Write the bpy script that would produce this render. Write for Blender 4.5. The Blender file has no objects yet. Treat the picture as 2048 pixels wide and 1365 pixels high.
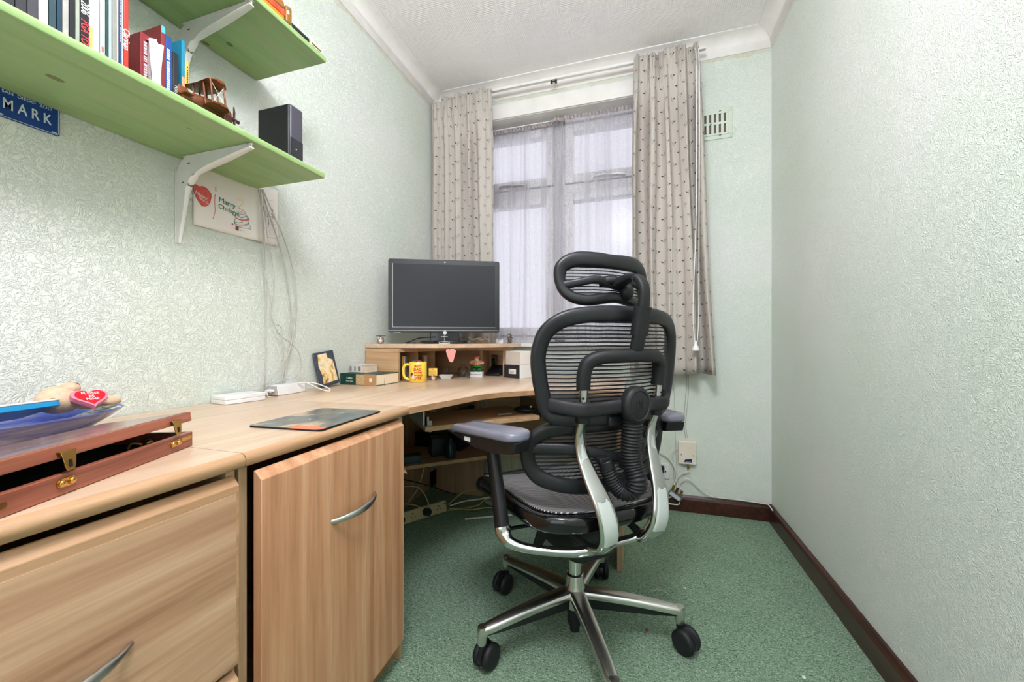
import bpy, bmesh, math, random
from mathutils import Vector, Matrix
random.seed(7)
PI = math.pi
sc = bpy.context.scene
C = sc.collection

# ------------------------------------------------------------------ camera
YAW = math.atan(250/790.)
SY, CY = math.sin(YAW), math.cos(YAW)
CAM_H = .94
cam = bpy.data.cameras.new('camera')
cam.sensor_width = 36
cam.lens = 790/2048*36
cam.clip_start = .02
co = bpy.data.objects.new('camera', cam)
C.objects.link(co)
co.location = (0, 0, CAM_H)
co.rotation_euler = (PI/2, 0, YAW)
sc.camera = co

# ------------------------------------------------------------------ light and exposure
XL, XR, D = -1.28, .67, 2.375            # left wall, right wall, window wall
YB = -1.5                                # wall behind the camera
ZC = 2.556                               # ceiling
w = bpy.data.worlds.new('sky')
sc.world = w
w.use_nodes = True
wn = w.node_tree.nodes
bg = wn['Background']
# overcast sky: pale lavender near the horizon, several times brighter overhead
wt = w.node_tree
_tc = wn.new('ShaderNodeTexCoord'); _sp = wn.new('ShaderNodeSeparateXYZ'); _mr = wn.new('ShaderNodeMapRange')
wt.links.new(_tc.outputs['Generated'], _sp.inputs[0]); wt.links.new(_sp.outputs[2], _mr.inputs[0])
_mr.inputs[1].default_value = .50; _mr.inputs[2].default_value = .85
_mr.inputs[3].default_value = .62; _mr.inputs[4].default_value = 1.6
wt.links.new(_mr.outputs[0], bg.inputs[1])
bg.inputs[0].default_value = (.90, .90, 1.0, 1)

def area(name, loc, rot, sx, sy, power, col):
    l = bpy.data.lights.new(name, 'AREA')
    l.shape = 'RECTANGLE'
    l.size, l.size_y = sx, sy
    l.energy = power
    l.color = col
    o = bpy.data.objects.new(name, l)
    C.objects.link(o)
    o.location = loc
    o.rotation_euler = rot
    return o
# area lights added outside, out of view, to boost daylight through the window
area('side_fill_left', (-2.9, D+1.2, 2.1), (math.radians(-90), 0, math.radians(52)), 1.8, 2.4, 38, (.90, .94, 1))
area('side_fill_right', (2.1, D+1.2, 2.1), (math.radians(-90), 0, math.radians(-55)), 1.8, 2.4, 32, (.90, .94, 1))
# fill panel added outside the made-up opening in the unseen rear wall
area('rear_fill', (-.25, YB-.25, 1.55), (math.radians(90), 0, 0), 1.7, 1.9, 9, (.90, .95, 1))
l = bpy.data.lights.new('added_fill_light', 'POINT')  # unseen overhead lamp added as fill for side walls and ceiling
l.energy = 57
l.shadow_soft_size = .2
l.color = (.93, .95, 1)
lo = bpy.data.objects.new('added_fill_light', l)
C.objects.link(lo)
lo.location = (-.12, .16, 2.24)

vs = sc.view_settings
vs.view_transform = 'Standard'
vs.look = 'None'
vs.gamma = 1
vs.use_curve_mapping = False
vs.exposure = 0.62
sc.cycles.use_denoising = True
sc.cycles.max_bounces = 10
sc.cycles.diffuse_bounces = 6
sc.cycles.transparent_max_bounces = 24
sc.cycles.sample_clamp_indirect = 6
sc.cycles.caustics_reflective = False
sc.cycles.caustics_refractive = False

# ------------------------------------------------------------------ pixel to place (measuring helpers)
def ray(u, v):
    cx = (u-1024)/790.
    cz = (682.5-v)/790.
    return Vector((-SY+cx*CY, CY+cx*SY, cz))
O = Vector((0, 0, CAM_H))
def onx(u, v, x): d = ray(u, v); return O+d*(x/d.x)
def ony(u, v, y): d = ray(u, v); return O+d*(y/d.y)
def onz(u, v, z): d = ray(u, v); return O+d*((z-CAM_H)/d.z)

# ------------------------------------------------------------------ materials
def srgb(r, g, b):
    f = lambda c: (c/255/12.92) if c/255 <= .04045 else ((c/255+.055)/1.055)**2.4
    return (f(r), f(g), f(b), 1)
class NT:
    def __init__(s, name):
        s.m = bpy.data.materials.new(name)
        s.m.use_nodes = True
        s.n = s.m.node_tree.nodes
        s.l = s.m.node_tree.links
        s.b = s.n['Principled BSDF']
        s.out = s.n['Material Output']
    def new(s, t, **kw):
        x = s.n.new(t)
        for k, v in kw.items(): setattr(x, k, v)
        return x
    def link(s, a, b): s.l.new(a, b)
    def set(s, node, **kw):
        for k, v in kw.items(): node.inputs[k.replace('_', ' ')].default_value = v
        return node
    def coord(s, out='Object', scale=(1, 1, 1), rot=(0, 0, 0), loc=(0, 0, 0)):
        t = s.new('ShaderNodeTexCoord')
        m = s.new('ShaderNodeMapping')
        m.inputs['Scale'].default_value = scale
        m.inputs['Rotation'].default_value = rot
        m.inputs['Location'].default_value = loc
        s.link(t.outputs[out], m.inputs[0])
        return m.outputs[0]
    def noise(s, vec, scale, detail=4, rough=.55, dist=0.):
        n = s.new('ShaderNodeTexNoise')
        s.set(n, Scale=scale, Detail=detail, Roughness=rough, Distortion=dist)
        if vec is not None: s.link(vec, n.inputs['Vector'])
        return n.outputs['Fac']
    def ramp(s, fac, stops, interp='LINEAR'):
        r = s.new('ShaderNodeValToRGB')
        r.color_ramp.interpolation = interp
        e = r.color_ramp.elements
        e[0].position, e[0].color = stops[0]
        e[1].position, e[1].color = stops[-1]
        for p, c in stops[1:-1]:
            q = e.new(p)
            q.color = c
        s.link(fac, r.inputs[0])
        return r.outputs[0]
    def math(s, op, a, b=None, c=None, clamp=False):
        m = s.new('ShaderNodeMath', operation=op)
        m.use_clamp = clamp
        for i, x in enumerate((a, b, c)):
            if x is None: continue
            if isinstance(x, (int, float)): m.inputs[i].default_value = x
            else: s.link(x, m.inputs[i])
        return m.outputs[0]
    def mix(s, fac, a, b, mode='MIX'):
        m = s.new('ShaderNodeMix', data_type='RGBA', blend_type=mode)
        for i, x in ((0, fac), (6, a), (7, b)):
            if isinstance(x, (int, float)): m.inputs[i].default_value = x
            elif isinstance(x, tuple): m.inputs[i].default_value = x
            else: s.link(x, m.inputs[i])
        return m.outputs[2]
    def bump(s, h, strength=.3, dist=.01):
        b = s.new('ShaderNodeBump')
        b.inputs['Strength'].default_value = strength
        b.inputs['Distance'].default_value = dist
        s.link(h, b.inputs['Height'])
        s.link(b.outputs[0], s.b.inputs['Normal'])
        return b
G0, G1 = (0, 0, 0, 1), (1, 1, 1, 1)
def flat(name, rgb, rough=.5, metal=0., spec=.5, coat=0., trans=0., ior=1.45, vary=.06, vscale=9):
    """plain surface with slight procedural colour and gloss variation"""
    t = NT(name)
    col = srgb(*rgb)
    lo_ = tuple(c*(1-vary) for c in col[:3])+(1,)
    hi_ = tuple(min(1, c*(1+vary)) for c in col[:3])+(1,)
    v = t.coord()
    n = t.noise(v, vscale, 3)
    t.link(t.ramp(n, [(.3, lo_), (.7, hi_)]), t.b.inputs['Base Color'])
    t.set(t.b, Roughness=rough, Metallic=metal, IOR=ior)
    t.b.inputs['Specular IOR Level'].default_value = spec
    t.b.inputs['Coat Weight'].default_value = coat
    t.b.inputs['Transmission Weight'].default_value = trans
    return t.m
def wood(name, base, dark, light, axis, rough=.38, scale=1., cath=True, streak=1.0):
    t = NT(name)
    s = {'x': (1.2, 30, 30), 'y': (30, 1.2, 30), 'z': (30, 30, 1.2)}[axis]
    v = t.coord(scale=tuple(q*scale for q in s))
    n1 = t.noise(v, 1.3, 7, .6, .25)
    v2 = t.coord(scale=tuple(q*scale*5 for q in s))
    n2 = t.noise(v2, 1.5, 4, .6)
    c = t.ramp(n1, [(.28, srgb(*dark)), (.5, srgb(*base)), (.72, srgb(*light))])
    c2 = t.ramp(n2, [(.35, (.80, .78, .75, 1)), (.62, G1)])
    c = t.mix(.55*streak, c, c2, 'MULTIPLY')
    if cath:
        s3 = {'x': (.35, 3.2, 3.2), 'y': (3.2, .35, 3.2), 'z': (3.2, 3.2, .35)}[axis]
        v3 = t.coord(scale=tuple(q*scale for q in s3), loc=(.3, .1, .7))
        n3 = t.noise(v3, 1.1, 1.5, .4, .3)
        rings = t.math('SINE', t.math('MULTIPLY', n3, 75.))
        rr = t.ramp(rings, [(.0, (.84, .80, .75, 1)), (.55, G1)])
        c = t.mix(.42*streak, c, rr, 'MULTIPLY')
    t.link(c, t.b.inputs['Base Color'])
    t.set(t.b, Roughness=rough)
    t.bump(n2, .08, .002)
    return t.m
BE, BD, BL = (214, 184, 152), (196, 162, 128), (228, 202, 172)
M = {}
M['top_y'] = wood('beech_laminate_top', (206, 178, 152), (190, 160, 132), (218, 194, 168), 'y', .3, .8, False, .8)
M['edge_y'] = wood('beech_edge', (182, 142, 106), (162, 122, 86), (198, 160, 124), 'y', .35, 1., False, .9)
M['door_z'] = wood('beech_door', (206, 154, 116), (178, 124, 88), (224, 180, 142), 'z', .42, .8)
M['drawer_y'] = wood('beech_drawer', (192, 152, 120), (160, 120, 90), (208, 174, 142), 'y', .42, .8)
M['pan_x'] = wood('beech_panel', (196, 158, 118), (176, 138, 100), (208, 174, 134), 'x', .42, .9, False)
M['pan_z'] = wood('beech_upright', (190, 158, 124), (170, 138, 104), (204, 172, 138), 'z', .42, .9, False)
M['mahog'] = wood('mahogany', (150, 86, 66), (108, 56, 44), (178, 108, 84), 'y', .3, 1.6, False, .7)
M['mahog_lid'] = wood('mahogany_lid_top', (132, 98, 84), (92, 66, 58), (160, 122, 104), 'y', .16, 1.6, False, .8)
M['skirt'] = wood('dark_skirting', (62, 32, 24), (34, 18, 14), (84, 42, 30), 'y', .3, 1.2, False, .7)
M['toy'] = wood('toy_plane_wood', (112, 60, 30), (70, 34, 18), (148, 84, 44), 'y', .3, 2.5, False)
M['toy_dark'] = wood('toy_plane_dark', (60, 34, 22), (40, 22, 14), (84, 46, 28), 'z', .3, 2.5, False)

def m_wall(name, rgb, fs=105., bs=.50):
    t = NT(name)
    v = t.coord()
    wv = t.new('ShaderNodeTexNoise')
    t.set(wv, Scale=28., Detail=1.5)
    t.link(v, wv.inputs['Vector'])
    vm = t.new('ShaderNodeVectorMath', operation='MULTIPLY_ADD')
    t.link(wv.outputs['Color'], vm.inputs[0])
    vm.inputs[1].default_value = (.035, .035, .035)
    t.link(v, vm.inputs[2])
    n = t.noise(vm.outputs[0], fs, 2.0, .5, 1.1)
    ridge = t.math('ABSOLUTE', t.math('SUBTRACT', n, .5))
    h1 = t.ramp(ridge, [(.0, G1), (.04, (.25, .25, .25, 1)), (.09, G0)])
    n2 = t.noise(vm.outputs[0], fs*2.4, 2, .5, .6)
    h = t.math('ADD', h1, t.math('MULTIPLY', n2, .55))
    big = t.noise(v, 1.7, 3)
    c = srgb(*rgb)
    lo_ = (c[0]*.93, c[1]*.97, c[2]*.92, 1)
    hi_ = (min(1, c[0]*1.05), min(1, c[1]*1.02), min(1, c[2]*1.06), 1)
    base = t.ramp(big, [(.3, lo_), (.7, hi_)])
    # unpainted band left below the coving, with a ragged lower edge
    sz = t.new('ShaderNodeSeparateXYZ'); t.link(v, sz.inputs[0])
    zz = t.math('ADD', sz.outputs[2], t.math('MULTIPLY', t.math('SUBTRACT', t.noise(v, 16., 4), .5), .05))
    msk = t.math('MULTIPLY', t.math('GREATER_THAN', zz, 2.452), t.ramp(t.noise(v, 5.), [(.3, (.3, .3, .3, 1)), (.6, G1)]))
    t.link(t.mix(t.math('MULTIPLY', msk, .75), base, srgb(206, 200, 178)), t.b.inputs['Base Color'])
    t.set(t.b, Roughness=.62)
    t.b.inputs['Specular IOR Level'].default_value = .35
    t.bump(h, bs, .0038)
    return t.m
M['wall_rough'] = m_wall('mint_anaglypta_heavy', (220, 225, 217), 98., .60)
M['wall'] = m_wall('mint_anaglypta', (220, 225, 217))
def m_ceiling():
    t = NT('ceiling_basketweave_paper')
    v = t.coord()
    vo = t.new('ShaderNodeTexVoronoi', distance='CHEBYCHEV')
    t.set(vo, Scale=22.)
    t.link(v, vo.inputs['Vector'])
    sx = t.new('ShaderNodeSeparateXYZ')
    t.link(v, sx.inputs[0])
    sc_ = t.new('ShaderNodeSeparateColor')
    t.link(vo.outputs['Color'], sc_.inputs[0])
    wx = t.math('SINE', t.math('MULTIPLY', sx.outputs[0], 640.))
    wy = t.math('SINE', t.math('MULTIPLY', sx.outputs[1], 640.))
    sel = t.math('GREATER_THAN', sc_.outputs[0], .5)
    mx = t.new('ShaderNodeMix')
    t.link(sel, mx.inputs[0]); t.link(wx, mx.inputs[2]); t.link(wy, mx.inputs[3])
    n = t.noise(v, 35., 3)
    h = t.math('MULTIPLY', mx.outputs[0], n)
    t.link(t.ramp(t.noise(v, 3.), [(.3, srgb(240, 235, 237)), (.7, srgb(246, 241, 243))]), t.b.inputs['Base Color'])
    t.set(t.b, Roughness=.7)
    t.bump(h, .32, .003)
    return t.m
M['ceiling'] = m_ceiling()
M['white'] = flat('white_gloss_paint', (228, 225, 221), .4)
M['coving'] = flat('coving_paint', (236, 231, 229), .6)
M['upvc'] = flat('white_frame', (206, 204, 208), .3)
M['mintpaint'] = flat('mint_paint', (204, 212, 198), .45)
def m_carpet():
    t = NT('green_carpet')
    v = t.coord()
    rot = t.coord(rot=(0, 0, math.radians(38)))
    sx = t.new('ShaderNodeSeparateXYZ')
    t.link(rot, sx.inputs[0])
    wob = t.math('MULTIPLY', t.noise(v, 40., 3), .06)
    def lines(o, p):
        a = t.math('ADD', t.math('MULTIPLY', o, 1/p), wob)
        f = t.math('ABSOLUTE', t.math('SUBTRACT', t.math('FRACT', a), .5))
        return t.math('LESS_THAN', f, .04)
    ln = t.math('MAXIMUM', lines(sx.outputs[0], .105), lines(sx.outputs[1], .105))
    n = t.noise(v, 260., 4, .7)
    n2 = t.noise(t.coord(scale=(1.6, 3.4, 1), rot=(0, 0, .5)), 75., 3, .6, 1.2)
    big = t.noise(v, 5., 3)
    c = t.ramp(t.math('ADD', t.math('MULTIPLY', n, .45), t.math('MULTIPLY', n2, .55)),
               [(.37, srgb(72, 98, 78)), (.5, srgb(138, 168, 140)), (.63, srgb(206, 226, 204))])
    c = t.mix(t.math('MULTIPLY', ln, .32), c, srgb(150, 184, 156))
    c = t.mix(.2, c, t.ramp(big, [(.3, (.6, .6, .6, 1)), (.7, G1)]), 'MULTIPLY')
    t.link(c, t.b.inputs['Base Color'])
    t.set(t.b, Roughness=.95)
    t.b.inputs['Specular IOR Level'].default_value = .1
    t.bump(t.math('ADD', n, n2), .9, .006)
    return t.m
M['carpet'] = m_carpet()
def m_shelf():
    t = NT('green_stained_pine')
    v = t.coord(scale=(14, .9, 14))
    n = t.noise(v, 1.6, 5, .6, .4)
    c = t.ramp(n, [(.3, srgb(134, 164, 104)), (.5, srgb(150, 182, 120)), (.7, srgb(160, 182, 128))])
    n2 = t.noise(t.coord(scale=(60, 3, 60)), 1.5, 4)
    c = t.mix(.35, c, t.ramp(n2, [(.35, (.82, .8, .7, 1)), (.6, G1)]), 'MULTIPLY')
    br = t.noise(t.coord(scale=(3, .5, 3)), 2., 3)
    c = t.mix(t.math('MULTIPLY', t.ramp(br, [(.45, G0), (.75, G1)]), .6), c, srgb(152, 152, 98))
    t.link(c, t.b.inputs['Base Color'])
    t.set(t.b, Roughness=.4)
    t.bump(n2, .1, .002)
    return t.m
M['shelf'] = m_shelf()
M['knot'] = flat('pine_knot', (112, 118, 78), .5, vary=.25, vscale=300)
M['chrome'] = flat('polished_aluminium', (205, 205, 205), .16, 1., vary=.02)
M['satinmetal'] = flat('satin_aluminium', (212, 210, 206), .27, 1., vary=.02)
M['steel'] = flat('brushed_nickel', (200, 198, 194), .3, 1., vary=.03)
M['brass'] = flat('brass', (206, 164, 92), .25, 1., vary=.08)
M['black'] = flat('black_plastic', (25, 26, 29), .38, vary=.08)
M['rubber'] = flat('black_rubber', (21, 22, 25), .55)
M['glossblack'] = flat('gloss_black_plastic', (14, 14, 16), .12, coat=.5)
M['armpad'] = flat('arm_pad_vinyl', (112, 112, 126), .3, coat=.4)
M['bezel'] = flat('monitor_bezel', (44, 45, 48), .3)
M['screen'] = flat('monitor_glass', (44, 46, 50), .25, vary=.02, spec=.3)
M['wplastic'] = flat('white_plastic', (226, 226, 226), .35)
M['cream'] = flat('cream_plastic', (226, 216, 200), .4)
M['bracket'] = flat('bracket_enamel', (214, 212, 208), .4)
M['cable'] = flat('grey_cable', (178, 176, 168), .5)
M['wcable'] = flat('white_cable', (214, 212, 202), .45)
M['ycable'] = flat('yellowed_cable', (176, 166, 100), .5)
M['bcable'] = flat('black_cable', (24, 24, 26), .5)
M['paper'] = flat('paper', (234, 226, 222), .8, vary=.02)
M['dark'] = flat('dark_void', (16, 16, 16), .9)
def m_glass():
    t = NT('clear_glass')
    g = t.new('ShaderNodeBsdfTransparent')
    gl = t.new('ShaderNodeBsdfGlossy'); gl.inputs['Roughness'].default_value = .03
    lw = t.new('ShaderNodeLayerWeight'); lw.inputs[0].default_value = .22
    n = t.noise(t.coord(), 3.)
    g.inputs[0].default_value = (.93, .95, .95, 1)
    mx = t.new('ShaderNodeMixShader')
    f = t.math('ADD', t.math('MULTIPLY', lw.outputs['Fresnel'], .35), t.math('MULTIPLY', n, .03), clamp=True)
    t.link(f, mx.inputs[0]); t.link(g.outputs[0], mx.inputs[1]); t.link(gl.outputs[0], mx.inputs[2])
    t.link(mx.outputs[0], t.out.inputs[0])
    return t.m
M['glass'] = m_glass()
def m_pane():
    t = NT('window_pane_glass')
    g = t.new('ShaderNodeBsdfTransparent'); gl = t.new('ShaderNodeBsdfGlossy'); gl.inputs['Roughness'].default_value = .25
    n = t.noise(t.coord(), 2.)
    mx = t.new('ShaderNodeMixShader')
    t.link(t.math('MULTIPLY', n, .03), mx.inputs[0]); t.link(g.outputs[0], mx.inputs[1]); t.link(gl.outputs[0], mx.inputs[2])
    t.link(mx.outputs[0], t.out.inputs[0])
    return t.m
M['pane'] = m_pane()
def m_curtain():
    t = NT('curtain_print')
    uv = t.new('ShaderNodeTexCoord').outputs['UV']
    sp = t.new('ShaderNodeSeparateXYZ'); t.link(uv, sp.inputs[0])
    P_, Q_ = .074, .058
    row = t.math('FLOOR', t.math('MULTIPLY', sp.outputs[1], 1/Q_))
    odd = t.math('MULTIPLY', t.math('MODULO', row, 2.), .5)
    fu = t.math('SUBTRACT', t.math('FRACT', t.math('ADD', t.math('MULTIPLY', sp.outputs[0], 1/P_), odd)), .5)
    fv = t.math('SUBTRACT', t.math('FRACT', t.math('MULTIPLY', sp.outputs[1], 1/Q_)), .5)
    x = t.math('MULTIPLY', fu, P_*1000); y = t.math('MULTIPLY', fv, Q_*1000)     # millimetres in the cell
    sgn = t.math('SUBTRACT', t.math('MULTIPLY', t.math('MODULO', t.math('ADD', row, 40.), 2.), 2.), 1.)
    x = t.math('MULTIPLY', x, sgn)
    def ell(cx, cy, a, b, ang):
        ca, sa = math.cos(ang), math.sin(ang)
        dx = t.math('SUBTRACT', x, cx); dy = t.math('SUBTRACT', y, cy)
        ux = t.math('ADD', t.math('MULTIPLY', dx, ca/a), t.math('MULTIPLY', dy, sa/a))
        uy = t.math('ADD', t.math('MULTIPLY', dx, -sa/b), t.math('MULTIPLY', dy, ca/b))
        return t.math('SQRT', t.math('ADD', t.math('MULTIPLY', ux, ux), t.math('MULTIPLY', uy, uy)))
    leaf = t.math('LESS_THAN', ell(-10, 3, 7.6, 3.2, -.5), 1.)
    bud = ell(6, 5, 5.6, 7.0, .2)
    ring = t.math('MULTIPLY', t.math('LESS_THAN', bud, 1.), t.math('GREATER_THAN', bud, .6))
    stem = t.math('LESS_THAN', ell(1.5, -8.5, 9, 1.2, 1.05), 1.)
    stem2 = t.math('LESS_THAN', ell(-3.5, -2, 7, 1.0, -.6), 1.)
    dk = t.math('MAXIMUM', leaf, t.math('MULTIPLY', t.math('MAXIMUM', t.math('MAXIMUM', ring, stem), stem2), .55))
    n = t.noise(t.coord('UV', scale=(1, 1, 1)), 420., 2)
    base = t.ramp(n, [(.3, srgb(188, 180, 172)), (.7, srgb(202, 194, 187))])
    c = t.mix(dk, base, srgb(66, 66, 70))
    t.link(c, t.b.inputs['Base Color'])
    t.set(t.b, Roughness=.85)
    t.b.inputs['Specular IOR Level'].default_value = .15
    t.bump(t.noise(t.coord(), 25., 3), .25, .01)
    tr = t.new('ShaderNodeBsdfTranslucent'); t.link(c, tr.inputs[0])
    mx = t.new('ShaderNodeMixShader'); mx.inputs[0].default_value = .12
    t.link(t.b.outputs[0], mx.inputs[1]); t.link(tr.outputs[0], mx.inputs[2]); t.link(mx.outputs[0], t.out.inputs[0])
    return t.m
M['curtain'] = m_curtain()
def m_net():
    t = NT('net_voile')
    v = t.coord(scale=(1, 1, 1))
    sp = t.new('ShaderNodeSeparateXYZ'); t.link(v, sp.inputs[0])
    a = t.noise(t.coord(scale=(60, 1, 900)), 1., 2); b = t.noise(t.coord(scale=(900, 1, 40)), 1., 2)
    weave = t.math('ADD', t.math('MULTIPLY', a, .5), t.math('MULTIPLY', b, .5))
    op = t.ramp(weave, [(.35, (.27, .27, .27, 1)), (.65, (.37, .37, .37, 1))])
    gath = t.ramp(t.noise(t.coord(scale=(13, 0, .25)), 1., 2, .5), [(.50, G0), (.60, (.34, .34, .34, 1)), (.66, (.10, .10, .10, 1))])
    op = t.math('ADD', op, gath)
    t.b.inputs['Base Color'].default_value = srgb(208, 204, 208)
    t.set(t.b, Roughness=.9)
    tl = t.new('ShaderNodeBsdfTranslucent'); tl.inputs[0].default_value = srgb(214, 211, 218)
    m1 = t.new('ShaderNodeMixShader'); m1.inputs[0].default_value = .75
    t.link(t.b.outputs[0], m1.inputs[1]); t.link(tl.outputs[0], m1.inputs[2])
    tp = t.new('ShaderNodeBsdfTransparent')
    m2 = t.new('ShaderNodeMixShader')
    t.link(op, m2.inputs[0]); t.link(tp.outputs[0], m2.inputs[1]); t.link(m1.outputs[0], m2.inputs[2])
    t.link(m2.outputs[0], t.out.inputs[0])
    return t.m
M['net'] = m_net()
def m_mesh(name, axis, pitch, open_, thr=.0022):
    """woven chair mesh: wavy dark bands with a fine see-through weave between them"""
    t = NT(name)
    v = t.coord()
    sp = t.new('ShaderNodeSeparateXYZ'); t.link(v, sp.inputs[0])
    ax = sp.outputs['XYZ'.index(axis)]
    wob = t.math('MULTIPLY', t.math('SUBTRACT', t.noise(t.coord(scale=(9, 9, 9)), 1., 2), .5), .006)
    a = t.math('FRACT', t.math('MULTIPLY', t.math('ADD', ax, wob), 1/pitch))
    band = t.math('LESS_THAN', a, .42)
    fine = t.math('LESS_THAN', t.math('FRACT', t.math('MULTIPLY', sp.outputs[0], 1/thr)), .30)
    rows = t.math('LESS_THAN', t.math('FRACT', t.math('MULTIPLY', ax, 3.0/pitch)), .22)
    thread = t.math('MAXIMUM', fine, rows)
    alpha = t.math('MAXIMUM', band, t.math('MULTIPLY', thread, 1-open_*.0))
    col = t.mix(band, srgb(92, 92, 96), srgb(22, 22, 25))
    t.link(col, t.b.inputs['Base Color'])
    t.set(t.b, Roughness=.5)
    t.link(t.math('MAXIMUM', alpha, 1-open_), t.b.inputs['Alpha'])
    return t.m
M['backmesh'] = m_mesh('back_mesh_fabric', 'Z', .0105, .95)
M['headmesh'] = m_mesh('head_mesh_fabric', 'Z', .009, .95)
def m_seatmesh():
    t = NT('seat_mesh_fabric')
    v = t.coord()
    sp = t.new('ShaderNodeSeparateXYZ'); t.link(v, sp.inputs[0])
    wob = t.math('MULTIPLY', t.noise(t.coord(scale=(14, 14, 14)), 1., 3), .01)
    a = t.math('SINE', t.math('MULTIPLY', t.math('ADD', sp.outputs[1], wob), 2*PI/.0085))
    f = t.math('SINE', t.math('MULTIPLY', sp.outputs[0], 2*PI/.003))
    h = t.math('ADD', a, t.math('MULTIPLY', f, .4))
    t.link(t.ramp(h, [(.1, srgb(52, 52, 56)), (.9, srgb(196, 192, 194))]), t.b.inputs['Base Color'])
    t.set(t.b, Roughness=.45)
    t.bump(h, .5, .002)
    return t.m
M['seatmesh'] = m_seatmesh()
# ------------------------------------------------------------------ mesh building
def catmull(pts, n=8, closed=False):
    pts = [Vector(p) for p in pts]
    N = len(pts)
    out = []
    segs = N if closed else N-1
    for i in range(segs):
        g = (lambda k: pts[k % N]) if closed else (lambda k: pts[min(max(k, 0), N-1)])
        p0, p1, p2, p3 = g(i-1), g(i), g(i+1), g(i+2)
        for j in range(n):
            t = j/n
            out.append(.5*((2*p1)+(-p0+p2)*t+(2*p0-5*p1+4*p2-p3)*t*t+(-p0+3*p1-3*p2+p3)*t**3))
    if not closed: out.append(pts[-1])
    return out
class MB:
    def __init__(s):
        s.v, s.f, s.uv = [], [], None
    def add(s, vs, fs):
        b = len(s.v)
        s.v += [tuple(v) for v in vs]
        s.f += [tuple(b+i for i in f) for f in fs]
        return s
    def box(s, x0, x1, y0, y1, z0, z1, rz=0., piv=None, M4=None):
        vs = [Vector((x, y, z)) for z in (z0, z1) for y in (y0, y1) for x in (x0, x1)]
        if rz:
            p = Vector(piv) if piv else Vector(((x0+x1)/2, (y0+y1)/2, 0))
            R = Matrix.Rotation(rz, 3, 'Z')
            p = Vector((p[0], p[1], 0))
            vs = [R @ (v-p)+p for v in vs]
        if M4 is not None: vs = [M4 @ v for v in vs]
        return s.add(vs, [(0, 2, 3, 1), (4, 5, 7, 6), (0, 1, 5, 4), (2, 6, 7, 3), (0, 4, 6, 2), (1, 3, 7, 5)])
    def prism(s, poly, z0, z1, fn=None):
        """poly: list of 2-D points (counter-clockwise); fn maps (a, b, c) to 3-D"""
        fn = fn or (lambda a, b, c: Vector((a, b, c)))
        n = len(poly)
        vs = [fn(a, b, z0) for a, b in poly]+[fn(a, b, z1) for a, b in poly]
        fs = [tuple(range(n-1, -1, -1)), tuple(range(n, 2*n))]
        fs += [(i, (i+1) % n, n+(i+1) % n, n+i) for i in range(n)]
        return s.add(vs, fs)
    def sweep(s, pts, wid, thk=None, ref=(0, 0, 1), seg=12, caps=True, closed=False, sq=0.):
        """elliptical section swept along pts; wid is along ref x tangent, thk along the other"""
        pts = [Vector(p) for p in pts]
        N = len(pts)
        W = wid if isinstance(wid, (list, tuple)) else [wid]*N
        T = (thk if isinstance(thk, (list, tuple)) else [thk]*N) if thk is not None else W
        if len(W) != N: W = [W[min(int(i*(len(W)-1)/(N-1)), len(W)-2)]*(1-(i*(len(W)-1)/(N-1)) % 1 if i < N-1 else 0)+W[min(int(i*(len(W)-1)/(N-1))+1, len(W)-1)]*((i*(len(W)-1)/(N-1)) % 1 if i < N-1 else 1) for i in range(N)]
        if len(T) != N: T = [T[min(int(i*(len(T)-1)/(N-1)), len(T)-2)]*(1-(i*(len(T)-1)/(N-1)) % 1 if i < N-1 else 0)+T[min(int(i*(len(T)-1)/(N-1))+1, len(T)-1)]*((i*(len(T)-1)/(N-1)) % 1 if i < N-1 else 1) for i in range(N)]
        rings = []
        r0 = Vector(ref).normalized()
        prev = None
        for i in range(N):
            a = pts[(i-1) % N] if closed else pts[max(i-1, 0)]
            b = pts[(i+1) % N] if closed else pts[min(i+1, N-1)]
            t = (b-a)
            t = t.normalized() if t.length > 1e-9 else Vector((0, 0, 1))
            base = r0 if prev is None else prev
            if ref != 'free' and abs(t.dot(r0)) < .98: base = r0
            side = t.cross(base)
            if side.length < 1e-6: side = t.cross(Vector((1, 0, .1)))
            side.normalize()
            up = side.cross(t).normalized()
            prev = up
            ring = []
            for k in range(seg):
                an = 2*PI*k/seg
                ca, sa = math.cos(an), math.sin(an)
                if sq:
                    ca = math.copysign(abs(ca)**(1-sq), ca); sa = math.copysign(abs(sa)**(1-sq), sa)
                ring.append(pts[i]+side*ca*W[i]+up*sa*T[i])
            rings.append(ring)
        vs = [p for r in rings for p in r]
        fs = []
        R = N if closed else N-1
        for i in range(R):
            for k in range(seg):
                a, b = i*seg, ((i+1) % N)*seg
                fs.append((a+k, a+(k+1) % seg, b+(k+1) % seg, b+k))
        if caps and not closed:
            fs.append(tuple(range(seg-1, -1, -1)))
            fs.append(tuple((N-1)*seg+k for k in range(seg)))
        return s.add(vs, fs)
    def tube(s, pts, r, seg=8, n=6, smooth=True, closed=False):
        p = catmull(pts, n, closed) if smooth and len(pts) > 2 else pts
        return s.sweep(p, r, None, 'free' if False else (.13, .31, .94), seg, closed=closed)
    def cyl(s, p0, p1, r0, r1=None, seg=20):
        return s.sweep([p0, p1], [r0, r0 if r1 is None else r1], None, (.13, .31, .94) if abs((Vector(p1)-Vector(p0)).normalized().dot(Vector((.13, .31, .94)).normalized())) < .97 else (1, 0, .1), seg)
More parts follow.
